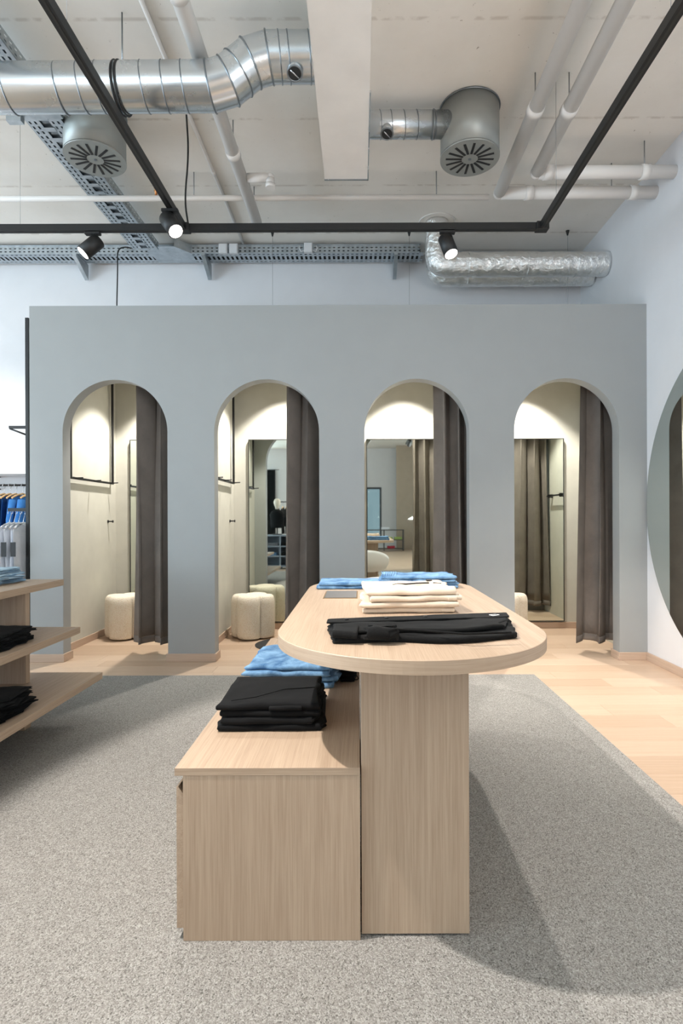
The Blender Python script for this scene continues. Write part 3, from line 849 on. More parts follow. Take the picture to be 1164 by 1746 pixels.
# ---- foil insulated pipes at the back wall
def foil(pts, r, label, seed):
    o0 = pts[0]
    th = thing('insulated_pipe', label, 'pipe', o0)
    fine = []
    for a, b2 in zip(pts, pts[1:]):
        n = max(2, int((b2-a).length/0.02))
        for i in range(n): fine.append(a+(b2-a)*i/n-o0)
    fine.append(pts[-1]-o0)
    # round the corners
    for _ in range(14):
        fine = [fine[0]]+[(fine[i-1]+fine[i]*2+fine[i+1])/4 for i in range(1, len(fine)-1)]+[fine[-1]]
    bm = tube(B(), fine, r, 40)
    rnd = random.Random(seed)
    from mathutils import noise as mn
    for v_ in bm.verts:
        k = mn.noise(v_.co*14+Vector((seed, 0, 0)))*0.006+mn.noise(v_.co*40)*0.0028
        j = min(range(0, len(fine), 3), key=lambda q: (fine[q]-v_.co).length_squared)
        d = (v_.co-fine[j]); v_.co += d.normalized()*k
    obj('foil_jacket', bm, M_FOIL, th, None, True)
    for q in (0.35, 0.62, 0.85):
        i = int(len(fine)*q); ax = fine[min(i+1, len(fine)-1)]-fine[i-1]
        obj('foil_tape', ring_bm(B(), fine[i], ax, r+0.001, 0.0045, 40, 6), M_FOIL, th)
A0 = P(746, 452, 5.05)
foil([Vector((A0.x, 5.05, H-0.002)), Vector((A0.x, 5.05, A0.z)), Vector((XR-0.004, 5.05, A0.z))], 0.105, 'foil-wrapped pipe bending down from the ceiling to the right wall, upper and nearer one', 3)
A1 = P(746, 470, 5.36)
foil([Vector((A1.x, 5.36, H-0.002)), Vector((A1.x, 5.36, A1.z)), Vector((XR-0.004, 5.36, A1.z))], 0.102, 'foil-wrapped pipe along the back wall, lower and farther of the pair', 5)
tag(obj('pipe_sleeve', ring_bm(B(), (0, 0, 0), (0, 0, 1), 0.16, 0.006, 40), M_PIPE, None, (A0.x, 5.05, H-0.004)), 'thin ring on the ceiling around the foil-wrapped pipe', 'ring')

# ---- white pipes
def wpipe(name, label, pts, r, clips=(), hang=()):
    o0 = pts[0]; th = thing(name, label, 'pipe', o0)
    L = [p-o0 for p in pts]
    for a, b2 in zip(L, L[1:]):
        obj('pipe_length', tube(B(), [a, b2], r, 24), M_PIPE, th)
    for p in L[1:-1]:
        bm = B(); bmesh.ops.create_uvsphere(bm, u_segments=20, v_segments=12, radius=r*1.03, matrix=Matrix.Translation(p)); obj('elbow', bm, M_PIPE, th, None, True)
    for (p, ax) in clips:
        obj('coupling', tube(B(), [p-o0-Vector(ax)*0.03, p-o0+Vector(ax)*0.03], r*1.14, 24), M_PIPE, th)
    for p in hang:
        obj('hanger_rod', cyl(B(), p-o0, Vector((p.x-o0.x, p.y-o0.y, H-o0.z)), 0.004, 8), M_WIRE, th)
    return th
PZ_ = 3.54
pa = Vector((1.06, 4.22, PZ_)); pb = Vector((1.262, 3.97, PZ_))
wpipe('ceiling_pipe', 'white ceiling pipe right of the diffuser, the left of two, turning to the right wall',
      [Vector((1.06, -2.0, PZ_)), pa, Vector((XR, 4.22, PZ_))], 0.044,
      [(Vector((1.06, 3.36, PZ_)), (0, 1, 0)), (Vector((1.28, 4.22, PZ_)), (1, 0, 0)), (Vector((2.06, 4.22, PZ_)), (1, 0, 0))],
      [Vector((1.06, 3.36, PZ_)), Vector((1.9, 4.22, PZ_))])
wpipe('ceiling_pipe', 'white ceiling pipe nearest the right track, the right of two, turning to the right wall',
      [Vector((1.262, -2.0, PZ_)), pb, Vector((XR, 3.97, PZ_))], 0.044,
      [(Vector((1.262, 3.36, PZ_)), (0, 1, 0)), (Vector((1.34, 3.97, PZ_)), (1, 0, 0)), (Vector((2.02, 3.97, PZ_)), (1, 0, 0))],
      [Vector((1.262, 3.36, PZ_)), Vector((2.02, 3.97, PZ_))])
wpipe('ceiling_pipe', 'white ceiling pipe behind the duct, left of the white beam, with a capped far end',
      [Vector((-0.83, -2.0, PZ_)), Vector((-0.83, 4.62, PZ_))], 0.042,
      [(Vector((-0.83, 2.6, PZ_)), (0, 1, 0)), (Vector((-0.83, 3.75, PZ_)), (0, 1, 0))], [Vector((-0.83, 4.5, PZ_)), Vector((-0.83, 3.75, PZ_))])
bp = Vector((-0.83+0.04, 4.02, PZ_))
wpipe('branch_pipe', 'short white branch pipe with a down-turned elbow, left of the white beam', [bp, bp+Vector((0.165, 0, 0)), bp+Vector((0.165, 0, -0.07))], 0.03, [(bp+Vector((0.165, 0, -0.06)), (0, 0, 0.5))])
sp = wpipe('sprinkler_pipe', 'thin white sprinkler pipe running across below the ceiling', [Vector((-5.0, 4.31, 3.56)), Vector((1.0, 4.31, 3.56))], 0.021, [], [Vector((-1.255, 4.31, 3.56)), Vector((0.60, 4.31, 3.56)), Vector((-3.0, 4.31, 3.56))])
kx = -1.545
sh = obj('sprinkler_head', tube(B(), [(kx+5.0, 0, 0.02), (kx+5.0, 0, 0.05), (kx+5.0, 0, 0.055), (kx+5.0, 0, 0.075), (kx+5.0, 0, 0.078)], 0.01, 16, True, [0.010, 0.010, 0.016, 0.007, 0.018]), M_COPPER, sp)
sh['label'] = 'brass sprinkler head'
wpipe('conduit', 'thin pale cable conduit on the ceiling running from the duct to the back wall', [Vector((-1.10, 2.6, H-0.014)), Vector((-1.10, 5.6, H-0.014))], 0.013, [(Vector((-1.10, 4.3, H-0.014)), (0, 1, 0)), (Vector((-1.10, 3.6, H-0.014)), (0, 1, 0))])

# ---- cable trays with real perforations
def perf(bm, L, rows, pitch, fill, T):
    """strip of length L along local x; rows = [(width, slotted)] along local y; T maps (u, v) to a point"""
    n = int(L/pitch); us = [0.0]
    for i in range(n): us += [i*pitch+pitch*(1-fill), (i+1)*pitch]
    vs = [0.0]
    for w_, _ in rows: vs.append(vs[-1]+w_)
    grid = [[bm.verts.new(T(u, v_)) for v_ in vs] for u in us]
    for i in range(len(us)-1):
        for j, (w_, sl) in enumerate(rows):
            if sl and i % 2 == 1: continue
            bm.faces.new((grid[i][j], grid[i+1][j], grid[i+1][j+1], grid[i][j+1]))
    return bm
def tray_part(name, bm, parent):
    o = obj(name, bm, M_TRAY, parent)
    m = o.modifiers.new('thick', 'SOLIDIFY'); m.thickness = 0.0015
    o['kind'] = 'stuff' if False else 'part'
    del o['kind']
    return o
tr_ = thing('cable_tray', 'perforated steel cable tray running along the top of the back wall', 'cable tray', (0, 5.40, 3.655))
for xa, xb in ((-4.9, -1.97), (-1.62, 0.63)):
    tray_part('tray_base', perf(B(), xb-xa, [(0.02, 0), (0.016, 1), (0.03, 0), (0.07, 1), (0.03, 0), (0.016, 1), (0.02, 0)], 0.045, 0.5, lambda u, v_: (xa+u, v_, 0)), tr_)
tray_part('side_rail', perf(B(), 0.60+4.9, [(0.014, 0), (0.010, 1), (0.020, 0), (0.010, 1), (0.022, 0)], 0.045, 0.45, lambda u, v_: (-4.9+u, 0, v_)), tr_)
obj('hole_shade', box(B(), -4.9, 0.60, 0.03, 0.17, 0.012, 0.045), M_DARK, tr_)  # added dark block, makes the tray holes look shaded
obj('rail_lip', box(B(), -4.9, 0.60, -0.006, 0.006, 0.076, 0.080), M_TRAY, tr_)
ta = thing('cable_tray', 'short perforated steel angle behind the foil pipes, at the right end of the back wall', 'cable tray', (0.90, 5.56, 3.70))
tray_part('side_rail', perf(B(), 1.30, [(0.012, 0), (0.010, 1), (0.018, 0)], 0.045, 0.45, lambda u, v_: (u, 0, v_)), ta)
tray_part('base_strip', perf(B(), 1.30, [(0.012, 0), (0.010, 1), (0.03, 0)], 0.045, 0.45, lambda u, v_: (u, v_, 0)), ta)
bm = prism(B(), [(-1.97, 0.2), (-1.62, 0.2), (-1.60, 0.0), (-1.72, -0.14), (-1.99, -0.14), (-2.0, 0.0)], -0.002, 0.0); obj('junction_plate', bm, M_TRAY, tr_)
obj('junction_side', prism(B(), [(-1.60, 0.0), (-1.598, 0.0), (-1.718, -0.14), (-1.72, -0.14)], 0.0, 0.08), M_TRAY, tr_)
bk = None
for bx_ in (-2.73, -1.50, 0.345, -3.9):
    bm = B()
    vs = [bm.verts.new(p) for p in ((0, 0.23, -0.006), (0, -0.02, -0.006), (0, -0.02, -0.03), (0, 0.23, -0.16))]
    f = bm.faces.new(vs); r_ = bmesh.ops.extrude_face_region(bm, geom=[f])
    for e in r_['geom']:
        if isinstance(e, bmesh.types.BMVert): e.co.x += 0.035
    obj('bracket', bm, M_TRAY, tr_, (bx_, 0, 0))
tx = thing('cable_tray', 'perforated steel cable ladder running from the duct to the back wall tray', 'cable tray', (-1.965, 2.4, 3.60))
WT = 0.23
for s in (0, 1):
    xs = -WT/2 if s == 0 else WT/2-0.085
    tray_part('base_strip', perf(B(), 3.46, [(0.014, 0), (0.012, 1), (0.022, 0), (0.012, 1), (0.025, 0)], 0.045, 0.55, lambda u, v_: (xs+v_, -0.6+u, 0)), tx)
    tray_part('side_rail', perf(B(), 3.46, [(0.016, 0), (0.010, 1), (0.018, 0), (0.010, 1), (0.016, 0)], 0.045, 0.45, lambda u, v_: ((-WT/2 if s == 0 else WT/2), -0.6+u, v_)), tx)
rg = obj('rung', box(B(), -WT/2+0.08, WT/2-0.08, -0.019, 0.019, -0.004, -0.002), M_TRAY, tx, (0, -0.5, 0))
for i in range(1, 34): copy_part(rg, tx, (0, -0.5+i*0.1, 0))
obj('hole_shade', box(B(), -WT/2+0.01, WT/2-0.01, -0.6, 2.8, 0.010, 0.04), M_SEAM, tx)  # added grey block, puts shade into the ladder holes
obj('tray_bracket', box(B(), -0.19, -0.10, 1.05, 1.09, -0.05, 0.05), M_TRAY, tx)
obj('tray_bracket', box(B(), -0.16, 0.14, 1.05, 1.09, -0.014, -0.005), M_TRAY, tx)
for q, (px, py) in enumerate(((382, 424), (400, 424), (527, 423))):
    c_ = P(px, py, 5.36)
    jb_ = thing('junction_box', ['small pale junction box on the back tray, left of a close pair', 'small pale junction box on the back tray, right of a close pair', 'small pale junction box alone on the back tray, with cable tails'][q], 'box', c_)
    obj('box_body', bevel(box(B(), -0.04, 0.04, -0.02, 0.02, -0.045, 0.045), 0.004, 2), M_BOX, jb_)
    obj('lid', bevel(box(B(), -0.034, 0.034, -0.024, -0.0205, -0.038, 0.038), 0.0015, 1), M_BOX, jb_)
    if q == 2:
        for s in (-1, 1):
            obj('cable_tail', tube(B(), [(s*0.04, 0, -0.02), (s*0.07, 0, -0.03), (s*0.085, 0, 0.0), (s*0.075, 0.01, 0.03)], 0.005, 8), M_BOX, jb_)
# hanging wires that hold the partition
for q, px in enumerate((466, 699, 969)):
    x = (px-612)*5.205/F
    wz = thing('suspension_wire', ['thin steel wire with black cone above the second arch', 'thin steel wire with black cone above the third arch', 'thin steel wire with black cone above the right end of the foil pipes'][q], 'wire', (x, 5.205, PZ))
    obj('wire', cyl(B(), (0, 0, 0), (0, 0, H-PZ-0.02), 0.0015, 6), M_WIRE, wz)
    obj('cone', cyl(B(), (0, 0, H-PZ-0.045), (0, 0, H-PZ-0.002), 0.006, 12, 0.017), M_BLK, wz)
def cable(name, label, pts, r):
    o0 = Vector(pts[0]); fine = [Vector(p)-o0 for p in pts]
    for _ in range(3):
        nf = [fine[0]]
        for a, b2 in zip(fine, fine[1:]): nf += [a*0.75+b2*0.25, a*0.25+b2*0.75]
        fine = nf+[fine[-1]]
    tag(obj(name, tube(B(), fine, r, 8), M_BLK, None, o0), label, 'cable')
cable('black_cable', 'black cable hanging from the back tray to the top of the partition', [(-2.27, 5.33, PZ), (-2.29, 5.33, 3.0), (-2.275, 5.33, 3.5), (-2.28, 5.33, 3.66), (-2.22, 5.36, 3.70), (-2.16, 5.37, 3.69)], 0.006)
cable('black_cable', 'black cable hanging from the ceiling down to the corner of the light track', [(-1.11, 3.68, 3.03), (-1.14, 3.70, 3.2), (-1.11, 3.70, 3.5), (-1.125, 3.70, H)], 0.006)

# ---- light track
TRZ, TY, TXL, TXR = 3.0, 3.67, -1.135, 1.197
tk = thing('light_track', 'black suspended lighting track forming a frame below the ceiling', 'light track', (0, TY, TRZ))
def rail(x0, x1, y0, y1, along):
    o = obj('track_rail', box(B(), x0, x1, y0-TY, y1-TY, -0.022, 0.022), M_BLK, tk)
    if along == 'y': obj('track_groove', box(B(), x0+0.013, x1-0.013, y0-TY, y1-TY, -0.0232, -0.0221), M_DGROOVE, o)
    else: obj('track_groove', box(B(), x0, x1, y0+0.013-TY, y1-0.013-TY, -0.0232, -0.0221), M_DARK, o)
rail(TXL-0.018, TXL+0.018, -3.0, TY-0.018, 'y')
rail(TXR-0.018, TXR+0.018, -3.0, TY-0.018, 'y')
rail(-5.0, TXR+0.018, TY-0.018, TY+0.018, 'x')
for x in (TXL, TXR):
    obj('corner_joiner', bevel(box(B(), x-0.04, x+0.04, -0.03, 0.03, -0.026, 0.026), 0.003, 1), M_BLK, tk)
for x, y_ in ((TXL, 2.2), (TXR, 3.4), (TXL, 0.9), (TXR, 2.15), (0.0, TY), (-2.2, TY)):
    if abs(x) < 0.01: continue
    obj('suspension_wire', cyl(B(), (x, y_-TY, 0.022), (x, y_-TY, H-TRZ), 0.0012, 6), M_WIRE, tk)

def spotlight(loc, aim, label, power, cone=46, blend=0.25, col=SPOT_COL, size=0.025, lit=True):
    """track spotlight: adapter clipped under the rail, stem, tilted barrel, lens; its lamp sits at the lens"""
    th = thing('track_spotlight', label, 'spotlight', loc)
    obj('adapter', bevel(box(B(), -0.05, 0.05, -0.016, 0.016, -0.020, -0.001), 0.003, 1), M_BLK, th)
    obj('stem', cyl(B(), (0, 0, -0.07), (0, 0, -0.02), 0.010, 12), M_BLK, th)
    d = Vector(aim).normalized(); c = Vector((0, 0, -0.085))
    b0 = c-d*0.055; b1 = c+d*0.085; R = 0.047
    obj('barrel', tube(B(), [b0, b0+d*0.006, b1], R, 40, True, [R-0.006, R, R]), M_BLK, th)
    obj('rim', ring_bm(B(), b1, d, R-0.003, 0.003, 40), M_BLK, th)
    obj('lens', cyl(B(), b1+d*0.0002, b1+d*0.0022, R-0.006, 32), M_LENS, th)
    if power:
        l = bpy.data.lights.new('spot_lamp', 'SPOT'); l.energy = power; l.color = col
        l.spot_size = math.radians(cone); l.spot_blend = blend; l.shadow_soft_size = size
        lo = bpy.data.objects.new('spot_lamp', l); C.objects.link(lo); lo.parent = th
        lo.location = b1+d*0.03
        lo.rotation_mode = 'QUATERNION'; lo.rotation_quaternion = d.to_track_quat('-Z', 'Y')
    return th
zt = TRZ-0.0235
X1 = P(160, 395, TY).x; X3 = P(764, 394, TY).x
spotlight((X1, TY, zt), (-0.62, -0.30, -0.75), 'black track spotlight at the far left of the front rail, tilted left', 40)
spotlight((TXL, 3.40, zt), (0.52, -0.36, -0.78), 'black track spotlight at the rail corner, aimed towards the table', 70, 76)
spotlight((X3, TY, zt), (0.24, -0.30, -0.9), 'black track spotlight on the front rail below the foil pipe', 150, 74)
# the rest of the track, out of frame
spotlight((TXL, 1.20, zt), (1.28, 0.45, -2.12), 'black track spotlight on the left rail, outside the frame near the table', 280, 78, 0.2)
spotlight((TXR, 1.55, zt), (0.25, 0.75, -1.0), 'black track spotlight on the right rail above the wooden floor', 75, 64, 0.5)
spotlight((TXR, -2.0, zt), (-0.3, -0.6, -1.0), 'black track spotlight added on the right rail behind the camera to light the rear', 120, 100)  # this and the next lamp are added to brighten the rear
spotlight((TXL, -2.0, zt), (-0.5, -0.6, -1.0), 'black track spotlight added on the left rail behind the camera to light the rear', 120, 100)
spotlight((-3.3, TY, zt), (-0.1, 0.55, -0.6), 'black track spotlight on the front rail, left of the frame, washing the back wall', 80, 90, 0.6)

# ---- cabin downlights (recessed, lamp in the fitting)
for i in range(4):
    cx = ARCH_C[i]
    dlg = thing('downlight', 'recessed white downlight in the ceiling of the '+ordn[i], 'downlight', (cx, 5.24, 2.70))
    obj('trim_ring', ring_bm(B(), (0, 0, -0.003), (0, 0, 1), 0.045, 0.006, 32), M_BOX, dlg)
    obj('lens', cyl(B(), (0, 0, -0.003), (0, 0, -0.0005), 0.036, 24), M_LENS, dlg)
    l = bpy.data.lights.new('cabin_lamp', 'SPOT'); l.energy = 180; l.color = CABIN_COL; l.spot_size = math.radians(92); l.spot_blend = 0.35; l.shadow_soft_size = 0.03
    lo = bpy.data.objects.new('cabin_lamp', l); C.objects.link(lo); lo.parent = dlg; lo.location = (0, 0, -0.012)

# ================================================================== CLOTHES RACK BEHIND THE PARTITION, LEFT
up = thing('wall_upright', 'tall black steel upright with arms on the left side of the partition', 'rack', (-2.603, 4.43, 0.0))
obj('post', box(B(), -0.012, 0.012, -0.012, 0.012, 0.0, 2.69), M_BLK, up)
obj('arm', box(B(), -0.155, -0.012, -0.009, 0.009, 1.170, 1.196), M_BLK, up)
obj('arm', box(B(), -0.145, -0.012, -0.009, 0.009, 1.820, 1.842), M_BLK, up)
obj('brace', tube(B(), [(-0.14, 0, 1.82), (-0.012, 0, 1.772)], 0.007, 8), M_BLK, up)
rk = thing('clothes_rail', 'black clothes rail along the white back wall, left of the partition', 'rail', (-3.3, 5.30, 1.43))
obj('rail_bar', cyl(B(), (-1.0, 0, 0), (0.35, 0, 0), 0.010, 16), M_BLK, rk)
for x in (-0.6, 0.3): obj('wall_arm', box(B(), x-0.01, x+0.01, 0.012, YB-5.30, -0.012, 0.012), M_BLK, rk)
sf = thing('wall_shelf', 'thin white shelf on the back wall above the clothes rail', 'shelf', (-3.4, 5.50, 1.54))
obj('board', bevel(box(B(), -1.2, 0.6, -0.16, 0.158, 0, 0.025), 0.002, 1), M_SHELL, sf)
for x in (-0.9, -0.2, 0.4):
    obj('bracket', tube(B(), [(x, -0.13, 0.0), (x, 0.155, -0.13)], 0.006, 8), M_BLK, sf)
    obj('bracket', tube(B(), [(x, -0.13, -0.007), (x, 0.155, -0.007)], 0.006, 8), M_BLK, sf)

def hung(name, label, cat, group, loc, mat, L, w0, w1, th_, hmat, rz, seed, kind='trousers'):
    """garment on a hanger; local y runs across the shoulders, x is its thickness"""
    t0 = thing(name, label, cat, loc, rz, group); rnd = random.Random(seed)
    hk = obj('hanger', tube(B(), [(0, 0.022*math.cos(a), -0.0+0.022*math.sin(a)+0.0) for a in [PI*1.05-PI*1.25*i/10 for i in range(11)]]+[(0, 0.0, -0.055), (0, 0, -0.075)], 0.0022, 6), M_CHROME, t0)
    sh_ = [(0, -w0/2, -0.115), (0, -w0/4, -0.088), (0, 0, -0.072), (0, w0/4, -0.088), (0, w0/2, -0.115)]
    obj('hanger_arm', tube(B(), sh_, 0.009, 8), hmat, hk)
    bm = B(); nz, ny = 16, 18; ph = rnd.uniform(0, 6)
    rings = []
    for i in range(nz+1):
        k = i/nz; ww = w0*(1-k)+w1*k
        ring = []
        for j in range(2*ny):
            a = 2*PI*j/(2*ny); s = math.cos(a)
            yy = ww/2*s
            tt = th_/2*(0.55+0.45*k)*(1+0.25*math.sin(6*s+ph))
            xx = tt*math.sin(a)+min(1, th_/0.04)*(0.008*math.sin(4*k+ph)+0.006*k*math.sin(8*s+ph))
            z0 = -0.085-abs(s)*0.04
            ring.append(bm.verts.new((xx, yy+0.01*math.sin(3*k+ph), z0-(L)*k+0.004*math.sin(5*s+ph)*k)))
        rings.append(ring)
    for r0, r1 in zip(rings, rings[1:]):
        for j in range(2*ny):
            f = bm.faces.new((r0[j], r0[(j+1) % (2*ny)], r1[(j+1) % (2*ny)], r1[j])); f.smooth = True
    bm.faces.new(rings[0]); bm.faces.new(rings[-1])
    obj('cloth', bm, mat, t0)
    if kind == 'shirt':
        for s in (-1, 1):
            obj('sleeve', tube(B(), [(0, s*(w0/2-0.015), -0.14), (0.005, s*(w0/2+0.045), -0.32), (0.01, s*(w0/2+0.05), -0.55)], 0.03, 12, True, [0.034, 0.03, 0.024]), mat, t0)
    return t0
spec = [(-3.52, M_BLACKC, 'black trousers hanging leftmost on the rail by the back wall', 'black_trousers', 'trousers', 'trousers', 0.62, 0.26),
        (-3.46, M_GREYC, 'grey trousers hanging on the back wall rail beside the jeans', 'grey_trousers', 'trousers', 'trousers', 0.60, 0.30),
        (-3.4, M_WHITEC, 'pale long shirt hanging between grey trousers and jeans on the back rail', 'pale_shirt', 'shirt', 'shirt', 0.58, 0.34),
        (-3.34, M_DENIM3, 'dark blue jeans on a wooden hanger, leftmost jeans of the back rail', 'dark_jeans', 'jeans', 'trousers', 0.74, 0.30),
        (-3.285, M_DENIM3, 'dark blue jeans on a wooden hanger, second jeans of the back rail', 'dark_jeans', 'jeans', 'trousers', 0.76, 0.30),
        (-3.23, M_DENIM3, 'dark blue jeans on a wooden hanger, third jeans of the back rail', 'dark_jeans', 'jeans', 'trousers', 0.70, 0.30),
        (-3.165, M_BLUEC, 'bright blue shirt on a hanger near the right end of the back rail', 'blue_shirt', 'shirt', 'shirt', 0.56, 0.36),
        (-3.085, M_BLUEC, 'bright blue shirt rightmost on the back rail, partly behind the black upright', 'blue_shirt', 'shirt', 'shirt', 0.54, 0.36)]
for q, (x, m_, lab, nm_, cat_, kd, L, w_) in enumerate(spec):
    hung(nm_, lab, cat_, None, (x, 5.30, 1.421), m_, L, w_*0.9, w_, 0.034, W_H, 0.0, 200+q, kd)
for q, x in enumerate((-2.748, -2.712, -2.676, -2.64)):
    g_ = hung('white_trousers', 'white trousers on a clip hanger on the black arm, '+['outermost', 'second from the outside', 'third from the outside', 'nearest the partition'][q], 'trousers', 'white trousers on the front arm',
              (x, 4.43, 1.152), M_WHITEC, 0.60, 0.24, 0.22, 0.018, M_CHROME, 0.0, 230+q)
    if q in (1, 3):
        obj('hang_tag', box(B(), -0.02, 0.02, -0.135, -0.133, -0.33, -0.22), M_TAG, g_)
lc = thing('blue_shorts', 'blue denim garment hanging low behind the white trousers on the arm', 'garment', (-2.67, 4.62, 0.0))
bm = B(); box(bm, -0.045, 0.045, -0.012, 0.012, 0.25, 0.60); bevel(bm, 0.008); obj('cloth', bm, M_BLUEC, lc)
bm = B(); box(bm, -0.042, 0.042, -0.012, 0.012, 0.0, 0.249); bevel(bm, 0.008); obj('lower_cloth', bm, M_BLACKC, lc)

# ================================================================== WHAT THE MIRRORS SHOW
ch = thing('shell_chair', 'white shell chair at the far end of the table, seen in the third mirror', 'chair', (0.13, 3.70, 0.0125))
bm = B(); n, m_ = 36, 14
rings = []
for j in range(m_+1):
    k = j/m_; r_ = []
    for i in range(n):
        a = 2*PI*i/n; back = 0.5+0.5*math.sin(a)      # back is +y, away from the table
        zt_ = 0.46+0.22*back**1.3
        R = 0.05+0.19*math.sin(k*PI/2)**0.8
        z = 0.38+(zt_-0.38)*(k**2.2)
        r_.append(bm.verts.new((R*1.12*math.cos(a), R*math.sin(a)*(1+0.1*k*back), z)))
    rings.append(r_)
for r0, r1 in zip(rings, rings[1:]):
    for i in range(n):
        f = bm.faces.new((r0[i], r0[(i+1) % n], r1[(i+1) % n], r1[i])); f.smooth = True
bm.faces.new(rings[0])
so = obj('shell', bm, M_SHELL, ch); md = so.modifiers.new('thick', 'SOLIDIFY'); md.thickness = 0.018
bm = cyl(B(), (0, 0, 0.405), (0, 0, 0.435), 0.17, 32); obj('cushion', bm, M_SHELL, ch)
for sx, sy in ((-1, -1), (1, -1), (1, 1), (-1, 1)):
    obj('leg', tube(B(), [(sx*0.10, sy*0.09, 0.395), (sx*0.19, sy*0.17, 0.0)], 0.012, 12, True, [0.016, 0.009]), W_Z, ch)

# blue-grey shelf unit behind the camera (second mirror)
s2 = thing('shelf_unit', 'blue-grey shelf unit behind the camera, seen in the second mirror', 'shelf', (-1.95, -1.5, 0.0))
for z in (0.04, 0.26, 0.48, 0.72): obj('shelf_board', box(B(), -0.6, 0.6, -0.2, 0.2, z, z+0.03), M_SHELFB, s2)
for x in (-0.6, 0.17, 0.57): obj('upright_panel', box(B(), x, x+0.03, -0.2, 0.199, 0.0, 0.7195), M_SHELFB, s2)
obj('back_panel', box(B(), -0.6, 0.6, -0.212, -0.2005, 0.0, 0.75), M_SHELFB, s2)
for q, (x, z, m_, lab) in enumerate(((-1.98, 0.29, M_DENIM, 'folded blue jeans on the lower shelf of the blue-grey unit'), (-1.95, 0.51, M_GREYC, 'folded grey garment on the upper shelf of the blue-grey unit'),
        (-2.3, 0.51, M_DENIM2, 'pale folded jeans on the upper shelf of the blue-grey unit'), (-1.6, 0.29, M_BLACKC, 'folded black garment on the right side of the blue-grey unit'), (-1.6, 0.51, M_BLACKC, 'folded black garment high on the right of the blue-grey unit'))):
    garment('folded_garment', lab, 'garment', None, (x, -1.42, z+0.0005), 0, 0.28, 0.26, 0.06, 2, m_, 320+q)
mb = thing('mannequin_bust', 'pale mannequin bust in a black shirt behind the camera, seen in the second mirror', 'mannequin', (-1.86, -1.55, 0.7505))
obj('stand', cyl(B(), (0, 0, 0), (0, 0, 0.02), 0.11, 24), M_BLK, mb)
obj('pole', cyl(B(), (0, 0, 0.02), (0, 0, 0.16), 0.012, 12), M_BLK, mb)
tor = [(0.145, 0.15), (0.15, 0.25), (0.16, 0.38), (0.17, 0.46), (0.13, 0.53), (0.06, 0.565), (0.048, 0.60)]
bm = tube(B(), [(0, 0, z) for r, z in tor], 0.1, 28, True, [r for r, z in tor])
for v_ in bm.verts: v_.co.y *= 0.62
obj('shirt', bm, M_BLACKC, mb)
hd = [(0.042, 0.58), (0.045, 0.63), (0.066, 0.665), (0.078, 0.72), (0.074, 0.77), (0.05, 0.81), (0.012, 0.825)]
obj('head', tube(B(), [(0, 0, z) for r, z in hd], 0.1, 28, True, [r for r, z in hd]), M_MANN, mb)
r2 = thing('garment_rail', 'freestanding black garment rail behind the camera', 'rack', (-1.45, -2.1, 0.0))
obj('top_bar', box(B(), -0.5, 0.6, -0.012, 0.012, 1.50, 1.524), M_BLK, r2)
for x in (-0.5, 0.576): obj('post', box(B(), x, x+0.024, -0.012, 0.012, 0.02, 1.4995), M_BLK, r2); obj('foot', box(B(), x, x+0.024, -0.25, 0.25, 0.0, 0.0195), M_BLK, r2)
for q in range(8):
    hung('black_shirt' if q < 6 else 'white_shirt', ('black shirt on the freestanding rail behind the camera, ' if q < 6 else 'white shirt on the freestanding rail behind the camera, ')+['leftmost', 'second', 'third', 'fourth', 'fifth', 'sixth', 'seventh', 'last in the row'][q], 'shirt', 'shirts on the freestanding rail',
         (-1.80+q*0.085, -2.1, 1.475), M_BLACKC if q < 6 else M_WHITEC, 0.6, 0.36, 0.4, 0.05, W_H, 0.0, 340+q, 'shirt')
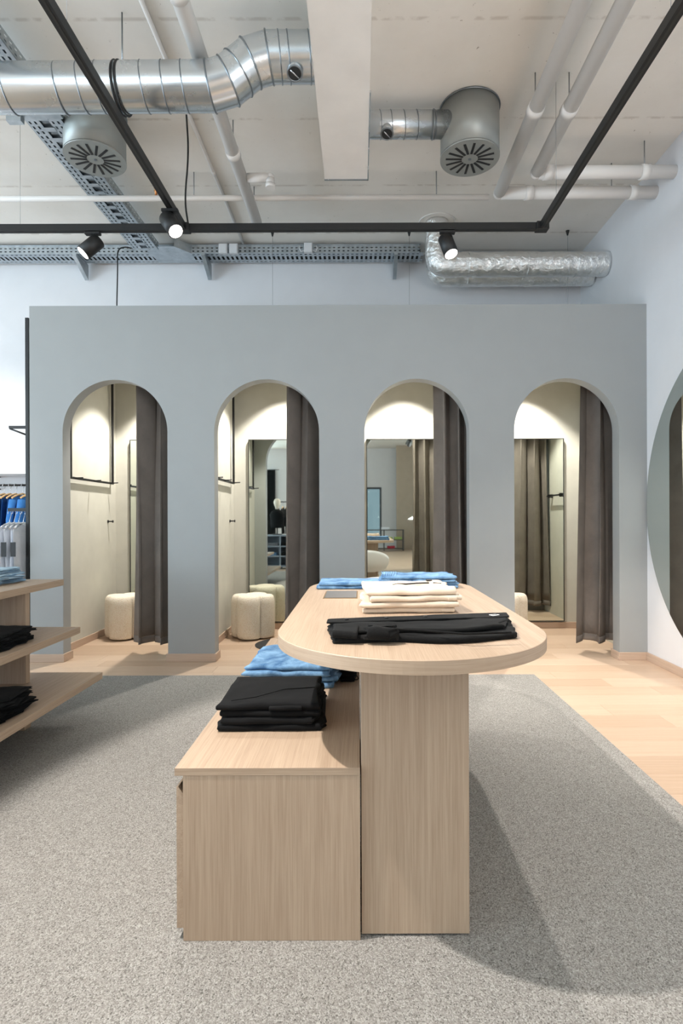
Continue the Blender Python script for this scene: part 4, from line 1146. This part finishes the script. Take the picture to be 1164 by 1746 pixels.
# dark shelf with coloured clothes by the rear window (third mirror)
s3 = thing('low_shelf', 'low dark shelf with bright folded clothes at the rear of the shop', 'shelf', (0.95, -8.4, 0.0))
for z in (0.05, 0.36, 0.70): obj('shelf_board', box(B(), -0.75, 0.6, -0.2, 0.2, z, z+0.03), M_SHELFD, s3)
for x in (-0.75, -0.1, 0.57): obj('upright_panel', box(B(), x, x+0.03, -0.199, 0.199, 0.0, 0.6995), M_SHELFD, s3)
for q, (x, z, m_, lab) in enumerate(((1.02, 0.39, M_GREENC, 'green folded clothes on the low dark shelf at the rear'), (1.35, 0.39, M_GREENC, 'green folded clothes at the right of the low dark shelf at the rear'), (1.1, 0.08, M_REDC, 'red folded clothes at the bottom of the low dark shelf'), (0.5, 0.39, M_WHITEC, 'white folded clothes at the left of the low dark shelf'), (0.9, 0.73, M_WHITEC, 'white folded clothes on top of the low dark shelf'))):
    garment('folded_garment', lab, 'garment', None, (x, -8.35, z+0.0005), 0, 0.27, 0.26, 0.08, 2, m_, 370+q)
wl = obj('wall_panel', box(B(), 1.35, XR, -9.2, -9.1, 0, H), plaster('tan_wall', lin(176, 160, 142))); wl.name = 'wall_panel'; wl['kind'] = 'structure'
for q, x in enumerate((-3.3, -0.03)):
    th = thing('rear_curtain', ['long dark curtain beside the wide rear window', 'long dark curtain between the two rear windows'][q], 'curtain', (x, YR+0.12, 0.05))
    bm = B(); n = 60
    for s in (0, 0.006):
        g = [[bm.verts.new((-0.16+0.32*i/n, 0.035*math.sin(i*0.7)+s, z)) for z in (0, 1.4, 2.9)] for i in range(n+1)]
        for i in range(n):
            for j in range(2):
                f = bm.faces.new((g[i][j], g[i+1][j], g[i+1][j+1], g[i][j+1])); f.smooth = True
    obj('cloth', bm, M_BLACKC, th)
    obj('curtain_rail', box(B(), -0.3, 0.3, -0.012, 0.012, 2.9, 2.92), M_BLK, th)
ex = thing('green_sign', 'small plain green sign high on the beam behind the camera', 'sign', (-0.07, -4.02, 3.1))
obj('panel', box(B(), -0.15, 0.15, -0.02, 0.0, 0, 0.16), new_mat('sign_green', lin(20, 150, 96), 0.4)[0], ex)
obj('bracket', box(B(), -0.02, 0.02, -0.014, -0.006, 0.1605, 0.20), M_BLK, ex)
